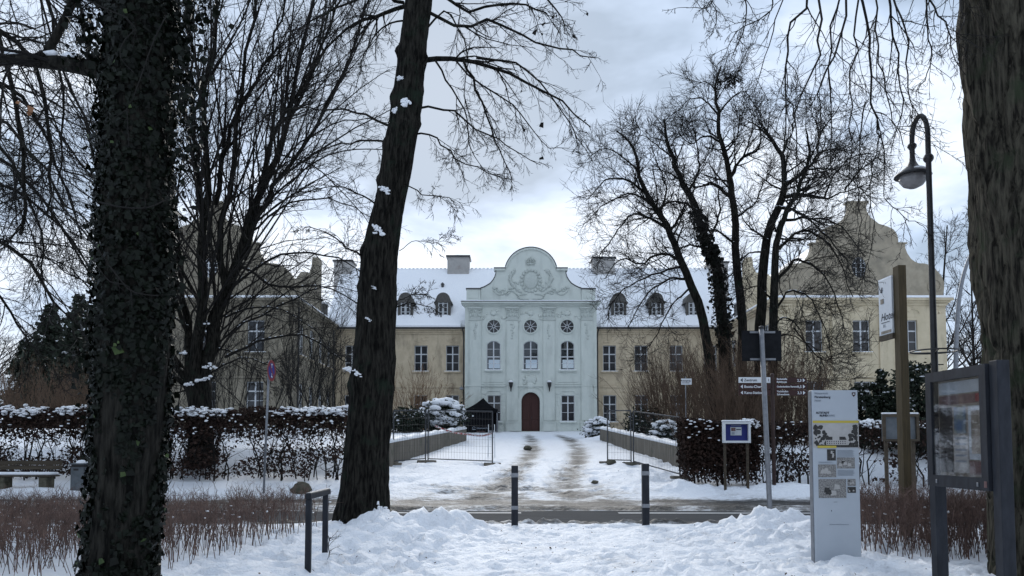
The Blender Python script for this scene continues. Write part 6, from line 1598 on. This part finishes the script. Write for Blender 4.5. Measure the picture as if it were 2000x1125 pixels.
def strip(p, q_, w, d):
    p, q_ = np.array(p), np.array(q_); v = q_-p; v = v/np.linalg.norm(v); o = np.array((-v[1], v[0]))*w/2
    w3 = lambda s_: c + ux*s_[0] + np.array((0, 0, 1.0))*s_[1] + nz_*d
    return MB().add([w3(p+o), w3(p-o), w3(q_-o), w3(q_+o)], [(0,1,2,3)])
strip((-.17,.17), (.17,-.17), .06, .010).build('bar', M['red'], dp)
for s in (1, -1):
    strip((0, s*.08), (0, s*.2), .03, .012).build('arrow', M['white'], dp); strip((-.05, s*.18), (.06, s*.19), .04, .013).build('arrow_tip', M['white'], dp)

# ------------------------------------------------------------------ bench, bin, boulder
xr, yb_, zb_ = -14.02, 22.9, gz(-14.9, 22.9)
t = empty('bench', (-14.9, yb_, zb_), 'dark wooden bench with snow along its seat, on stone supports before the hedge', 'bench')
for x in (-15.6, -14.3): MB().cbox(x-.13, x+.13, yb_-.2, yb_+.2, zb_-.1, zb_+.36, .02).build('support', M['rock'], t)
for k in range(3): MB().cbox(xr-1.9, xr, yb_-.24+.16*k, yb_-.11+.16*k, zb_+.362, zb_+.41, .006).build('seat_slat', M['wood'], t)
for x in (-15.6, -14.3): MB().box(x-.03, x+.03, yb_+.24, yb_+.28, zb_+.3, zb_+.84).build('back_bracket', M['black'], t)
for k in range(2): MB().cbox(xr-1.9, xr+.06, yb_+.20, yb_+.238, zb_+.57+.145*k, zb_+.70+.145*k, .006).build('back_slat', M['wood'], t)
MB().cbox(xr-1.88, xr-.01, yb_-.24, yb_+.20, zb_+.412, zb_+.50, .035).build('seat_snow', M['snow'], t, smooth=True)
x, zb_ = -13.08, gz(-13.08, 22.6); y = 22.6
t = empty('litter_bin', (x, y, zb_), 'grey-blue litter bin with dark slot and a snow cap beside the bench', 'litter bin')
MB().cbox(x-.20, x+.20, y-.2, y+.2, zb_-.05, zb_+.68, .015).build('body', M['binm'], t)
MB().box(x-.19, x+.19, y-.19, y+.19, zb_+.681, zb_+.76).build('opening', M['black'], t)
MB().cbox(x-.23, x+.22, y-.23, y+.23, zb_+.761, zb_+.80, .01).build('lid', M['binm'], t)
MB().box(x-.11, x+.04, y-.205, y-.199, zb_+.58, zb_+.64).build('plate', M['black'], t)
MB().ell((x+.02, y, zb_+.80), (.17,.17,.10), 10, 6).build('snow_cap', M['snow'], t, smooth=True)
x, y = W(588, 945, 22.4)[:2]; z = gz(x, y)
mb = MB(); mb.ell((x, y, z+.05), (.32,.28,.25), 12, 8, random.Random(2), .09); bo = mb.build('boulder', M['rock'], None, loc=None, smooth=True); tag(bo, 'mossy boulder with a snow drape beside the leaning lime', 'rock')
bs = MB().ell((x-.16, y+.02, z+.15), (.24,.24,.15), 12, 6, random.Random(3), .1).build('snow_drape', M['snow'], bo, smooth=True)

# ------------------------------------------------------------------ lantern with gooseneck
Zs = 10.0; x = W(1819, 500, Zs)[0]; zb_ = gz(x, Zs); pxz = lambda py: W(1810, py, Zs)[2]
t = empty('street_lantern', (x, Zs, zb_), 'black gooseneck street lantern with bell shade and ring holder, behind the display case', 'street lamp')
hx, hy = x-.045, Zs+.32
zt = pxz(262); dirv = np.array((hx-x, hy-Zs)); R_ = np.linalg.norm(dirv)/2; dirv /= np.linalg.norm(dirv)
pts = [(x, Zs, zb_-.1), (x, Zs, zb_+2), (x, Zs, zb_+3.6), (x, Zs, zt)]
for a in np.linspace(0, math.pi, 11)[1:]:
    q_ = R_*(1-math.cos(a)); pts.append((x+dirv[0]*q_, Zs+dirv[1]*q_, zt+R_*2.0*math.sin(a)))
pts.append((hx, hy, zt-.02))
MB().tube(pts, [.052,.047,.041,.036]+[.034]*11, 12).build('pole', M['black'], t, smooth=True)
MB().ell((x, Zs, pxz(309)), (.068,.068,.068), 12, 8).build('pole_ball', M['black'], t, smooth=True)
zz = zt-.02
MB().lathe((hx, hy, zz), [(.03,.03),(.06,.0),(.062,-.03),(.035,-.07),(.035,-.16),(.045,-.24),(.08,-.31),(.16,-.375),(.235,-.43),(.245,-.455),(.2,-.45)], 24).build('shade', M['black'], t, smooth=True)
M['globe'] = mat('frosted lamp glass', (0.14,0.135,0.135), (0.24,0.23,0.23), 0.25, 6, spec=0.5)
MB().lathe((hx, hy, zz), [(.19,-.452),(.175,-.52),(.13,-.585),(.06,-.62),(.005,-.628)], 20).build('globe', M['globe'], t, smooth=True)
MB().ell((hx+.02, hy-.12, zz-.385), (.10,.07,.035), 10, 5).build('shade_snow', M['snow'], t, smooth=True)
zr = pxz(686); rgp = [(x+.29*math.cos(a), Zs+.29*math.sin(a), zr) for a in np.linspace(0, 2*math.pi, 33)]
MB().tube(rgp, .011, 6, cap=False).build('ring_holder', M['black'], t)
for a in (0.2, 2.3, 4.4): MB().tube([(x, Zs, zr-.02), (x+.29*math.cos(a), Zs+.29*math.sin(a), zr)], .008, 5).build('ring_spoke', M['black'], t)
MB().tube([(x-.12, Zs, pxz(712)), (x+.12, Zs, pxz(712))], .008, 5).build('peg', M['black'], t)

# grey curved road lamp behind
Zs = 27; pts = [W(1867, 760, Zs), W(1867, 700, Zs), W(1869, 640, Zs), W(1874, 580, Zs), W(1884, 530, Zs), W(1900, 492, Zs), W(1930, 462, Zs), W(1975, 450, Zs)]
x = pts[0][0]; zb_ = gz(x, Zs)
t = empty('road_lamp', (x, Zs, zb_), 'grey curved road lamp mast between the yellow pavilion and the stout trunk', 'street lamp')
MB().tube([(x, Zs, zb_-.1)] + list(crv(pts, 24)), np.concatenate([[.09], np.linspace(.085, .05, 24)]), 10).build('mast', M['steel'], t, smooth=True)
q_ = pts[-1]; MB().cbox(q_[0]-.1, q_[0]+.7, Zs-.14, Zs+.14, q_[2]-.05, q_[2]+.08, .03).build('lamp_head', M['steel'], t)

# ------------------------------------------------------------------ timber post with hanging shop sign
Zs = 13.0; sc = F/Zs; x = W(1764, 800, Zs)[0]; zb_ = gz(x, Zs); zt = W(1757, 520, Zs)[2]
t = empty('sign_post', (x, Zs, zb_), 'square ochre timber post carrying a white hanging sign board with script lettering', 'sign')
MB().cbox(x-.068, x+.068, Zs-.1, Zs+.1, zb_-.1, zt, .006).build('post', M['post_w'], t)
z1, z0 = W(1745, 538, Zs)[2], W(1745, 648, Zs)[2]
# board hangs off the left side, turned back from the viewer
brd = np.array((-.03, 1.0)); brd /= np.linalg.norm(brd); Lb = .44
p0 = np.array((x-.075, Zs+.105)); nrm = np.array((-brd[1], brd[0]))
def bpt(u, z, d=0): q_ = p0 + brd*u*Lb + nrm*d; return (q_[0], q_[1], z)
def bquad(u0, u1, a, b_, d0, d1, nm, m, par):
    vs = [bpt(u0,a,d0),bpt(u1,a,d0),bpt(u1,a,d1),bpt(u0,a,d1),bpt(u0,b_,d0),bpt(u1,b_,d0),bpt(u1,b_,d1),bpt(u0,b_,d1)]
    return MB().add(vs, [(0,3,2,1),(4,5,6,7),(0,1,5,4),(1,2,6,5),(2,3,7,6),(3,0,4,7)]).build(nm, M[m], par)
bo_ = bquad(0, 1, z0, z1, -.02, .02, 'sign_board', 'white', t)
bquad(0, 1, z1+.002, z1+.03, -.02, .02, 'sign_snow', 'snow', t)
bquad(-.02, 1.01, z0-.10, z0-.004, -.03, .03, 'bottom_bar', 'wood', t)
bquad(.08, .85, z0+.02, z0+.07, .021, .026, 'sign_stripe', 'poster_g', bo_)
bquad(.6, .85, lerp(z0, z1, .57), lerp(z0, z1, .66), .021, .026, 'sign_stripe', 'poster_g', bo_)
ra = math.atan2(-brd[1], -brd[0])
q_ = bpt(.86, lerp(z0, z1, .26), .024); text('Hotel', .19, M['ink'], bo_, q_, rot=(math.pi/2, 0, ra), shear=.3)
bquad(.2, .82, lerp(z0, z1, .215), lerp(z0, z1, .225), .021, .026, 'underline', 'ink', bo_)
q_ = bpt(.70, lerp(z0, z1, .13), .024); text('11', .085, M['ink'], bo_, q_, rot=(math.pi/2, 0, ra))
q_ = bpt(.86, lerp(z0, z1, .78), .024); text('&', .14, M['ink'], bo_, q_, rot=(math.pi/2, 0, ra), shear=.3)

# noticeboard seen from behind the post
Zs = 15.0; a0, a1 = W(1724, 810, Zs), W(1794, 862, Zs); xm = (a0[0]+a1[0])/2; zb_ = gz(xm, Zs)
t = empty('backed_noticeboard', (xm, Zs, zb_), 'flat grey-green noticeboard on two thin legs, half hidden by the timber sign post', 'noticeboard')
for x in (a0[0]+.08, a1[0]-.08): MB().cbox(x-.03, x+.03, Zs+.03, Zs+.09, zb_-.1, a1[2], .005).build('leg', M['wood'], t)
MB().box(a0[0], a1[0], Zs+.02, Zs+.06, a1[2]+.002, a0[2]).build('back_panel', M['binm'], t)
f_ = .045; MB().box(a0[0]-.01, a0[0]+f_, Zs-.03, Zs+.018, a1[2], a0[2]+.01).box(a1[0]-f_, a1[0]+.01, Zs-.03, Zs+.018, a1[2], a0[2]+.01).box(a0[0]+f_, a1[0]-f_, Zs-.03, Zs+.018, a0[2]-f_, a0[2]+.01).box(a0[0]+f_, a1[0]-f_, Zs-.03, Zs+.018, a1[2], a1[2]+f_).build('frame', M['wood'], t)
MB().cbox(a0[0]-.01, a1[0]+.01, Zs-.03, Zs+.06, a0[2]+.012, a0[2]+.045, .012).build('snow_cap', M['snow'], t)

# ------------------------------------------------------------------ display case, facing the path
x0_, x1_ = 4.475, 4.585; ya, yb = 7.0, 8.02; z0, z1 = 1.12, 2.325
t = empty('display_case', (4.58, 7.5, gz(4.58, 7.5)), 'anthracite glazed display case with faded posters on two square posts before the stout trunk', 'display case')
MB().cbox(4.50, 4.62, 6.86, 6.98, gz(4.56, 6.9)-.2, z1+.02, .006).build('post', M['anthracite'], t)
MB().cbox(4.56, 4.68, 8.03, 8.15, gz(4.6, 8.1)-.2, z1-.02, .006).build('post', M['anthracite'], t)
f_ = .10
fr = MB().box(x0_, x1_, ya, ya+f_, z0, z1).box(x0_, x1_, yb-f_, yb, z0, z1).box(x0_, x1_, ya+f_, yb-f_, z0, z0+.12).box(x0_, x1_, ya+f_, yb-f_, z1-f_, z1); fr.build('frame', M['anthracite'], t)
bk = MB().box(x1_-.03, x1_-.002, ya+f_, yb-f_, z0+.12, z1-f_).build('backing', M['poster_g'], t)
MB().box(x0_+.012, x0_+.018, ya+f_, yb-f_, z0+.12, z1-f_).build('glass_pane', M['glass'], t)
xp = x1_-.034
def poster(v0, v1, w0, w1, m, nm='poster', d=0): # v along y from far (0) to near (1), w height fraction
    Ya, Yb = yb-f_-.01, ya+f_+.01; Za, Zb2 = z0+.125, z1-f_-.01
    y0_, y1_ = sorted((lerp(Ya, Yb, v0), lerp(Ya, Yb, v1)))
    return MB().box(xp-.003-d, xp-d, y0_, y1_, lerp(Za, Zb2, w0), lerp(Za, Zb2, w1)).build(nm, M[m], t)
poster(.02,.98,.86,.99,'poster_l','heading'); poster(.02,.98,.75,.845,'poster_r'); poster(.02,.30,.03,.72,'print_dk'); poster(.32,.62,.03,.42,'print_lt'); poster(.34,.58,.44,.72,'poster_b'); poster(.64,.98,.17,.72,'poster_l'); poster(.70,.90,.23,.67,'poster_g',d=.004); poster(.64,.98,.02,.155,'poster_r'); poster(.80,.98,.76,.84,'red',d=.004)
for k in range(5): poster(.36,.58,.38-.06*k,.40-.06*k,'ink_g','print_line',.004)
for yy_ in (7.16, 7.85): MB().cbox(x0_-.008, x0_-.001, yy_-.012, yy_+.012, z0+.035, z0+.075, .002).build('lock', M['steel'], t)
MB().box(x0_-.004, x0_-.001, 7.02, 7.06, z0+.03, z0+.09).build('sticker', M['poster_r'], t)

# ------------------------------------------------------------------ small things on the snow
rg = np.random.default_rng(91)
x, y = W(640, 1100, 9.9)[:2]; z = gz(x, y)
pp = crv([(x-.02, y-.1, z+.02), (x+.02, y, z+.12), (x+.0, y+.02, z+.25), (x+.03, y+.0, z+.36)], 8)[None]
P1, R1 = sprout(rg, pp, np.full((1, 8), .006), 9, .1, 1, (50,15), (.4,.8), .3, 5, .2, (0,0,-.05), .7, .003)
P2, R2 = sprout(rg, P1, R1, 3, .2, 1, (45,15), (.3,.6), .3, 4, .2, (0,0,0), .7, .002)
tag(tube_obj('fallen_branch', [(pp, np.full((1, 8), .006), 5), (P1, R1, 4), (P2, R2, 3)], M['twig'], None), 'small dead branch stuck in the snow beside the bicycle stand', 'branch')
for px, py, Zs, r_, lab in ((1162,943,24.0,.09,'dark round stone on the snow right of the wheel tracks'), (1031,886,36,.16,'dark clod lying in the left wheel track'), (1193,905,28.2,.14,'dark earth lump at the foot of the narrow fence panel')):
    c = W(px, py, Zs); z = gz(c[0], c[1])
    tag(MB().ell((c[0], c[1], z+r_*.4), (r_*1.3, r_, r_*.8), 9, 6, random.Random(px), .18).build('stone', M['rock'], None, smooth=True), lab, 'stone')
n_ = 420                                                        # leaf litter and twig crumbs on the trodden snow
X = np.concatenate([rg.uniform(-3, 6, n_), rg.uniform(-4, 8, 160)]); Y = np.concatenate([rg.uniform(8, 14.6, n_), rg.uniform(22.4, 29, 160)])
leaves('leaf_litter', rg, np.stack([X, Y, height(X, Y)+.012], 1), .030, M['twig_b'], None, np.tile((0, 0, 1.0), (len(X), 1)), .5)
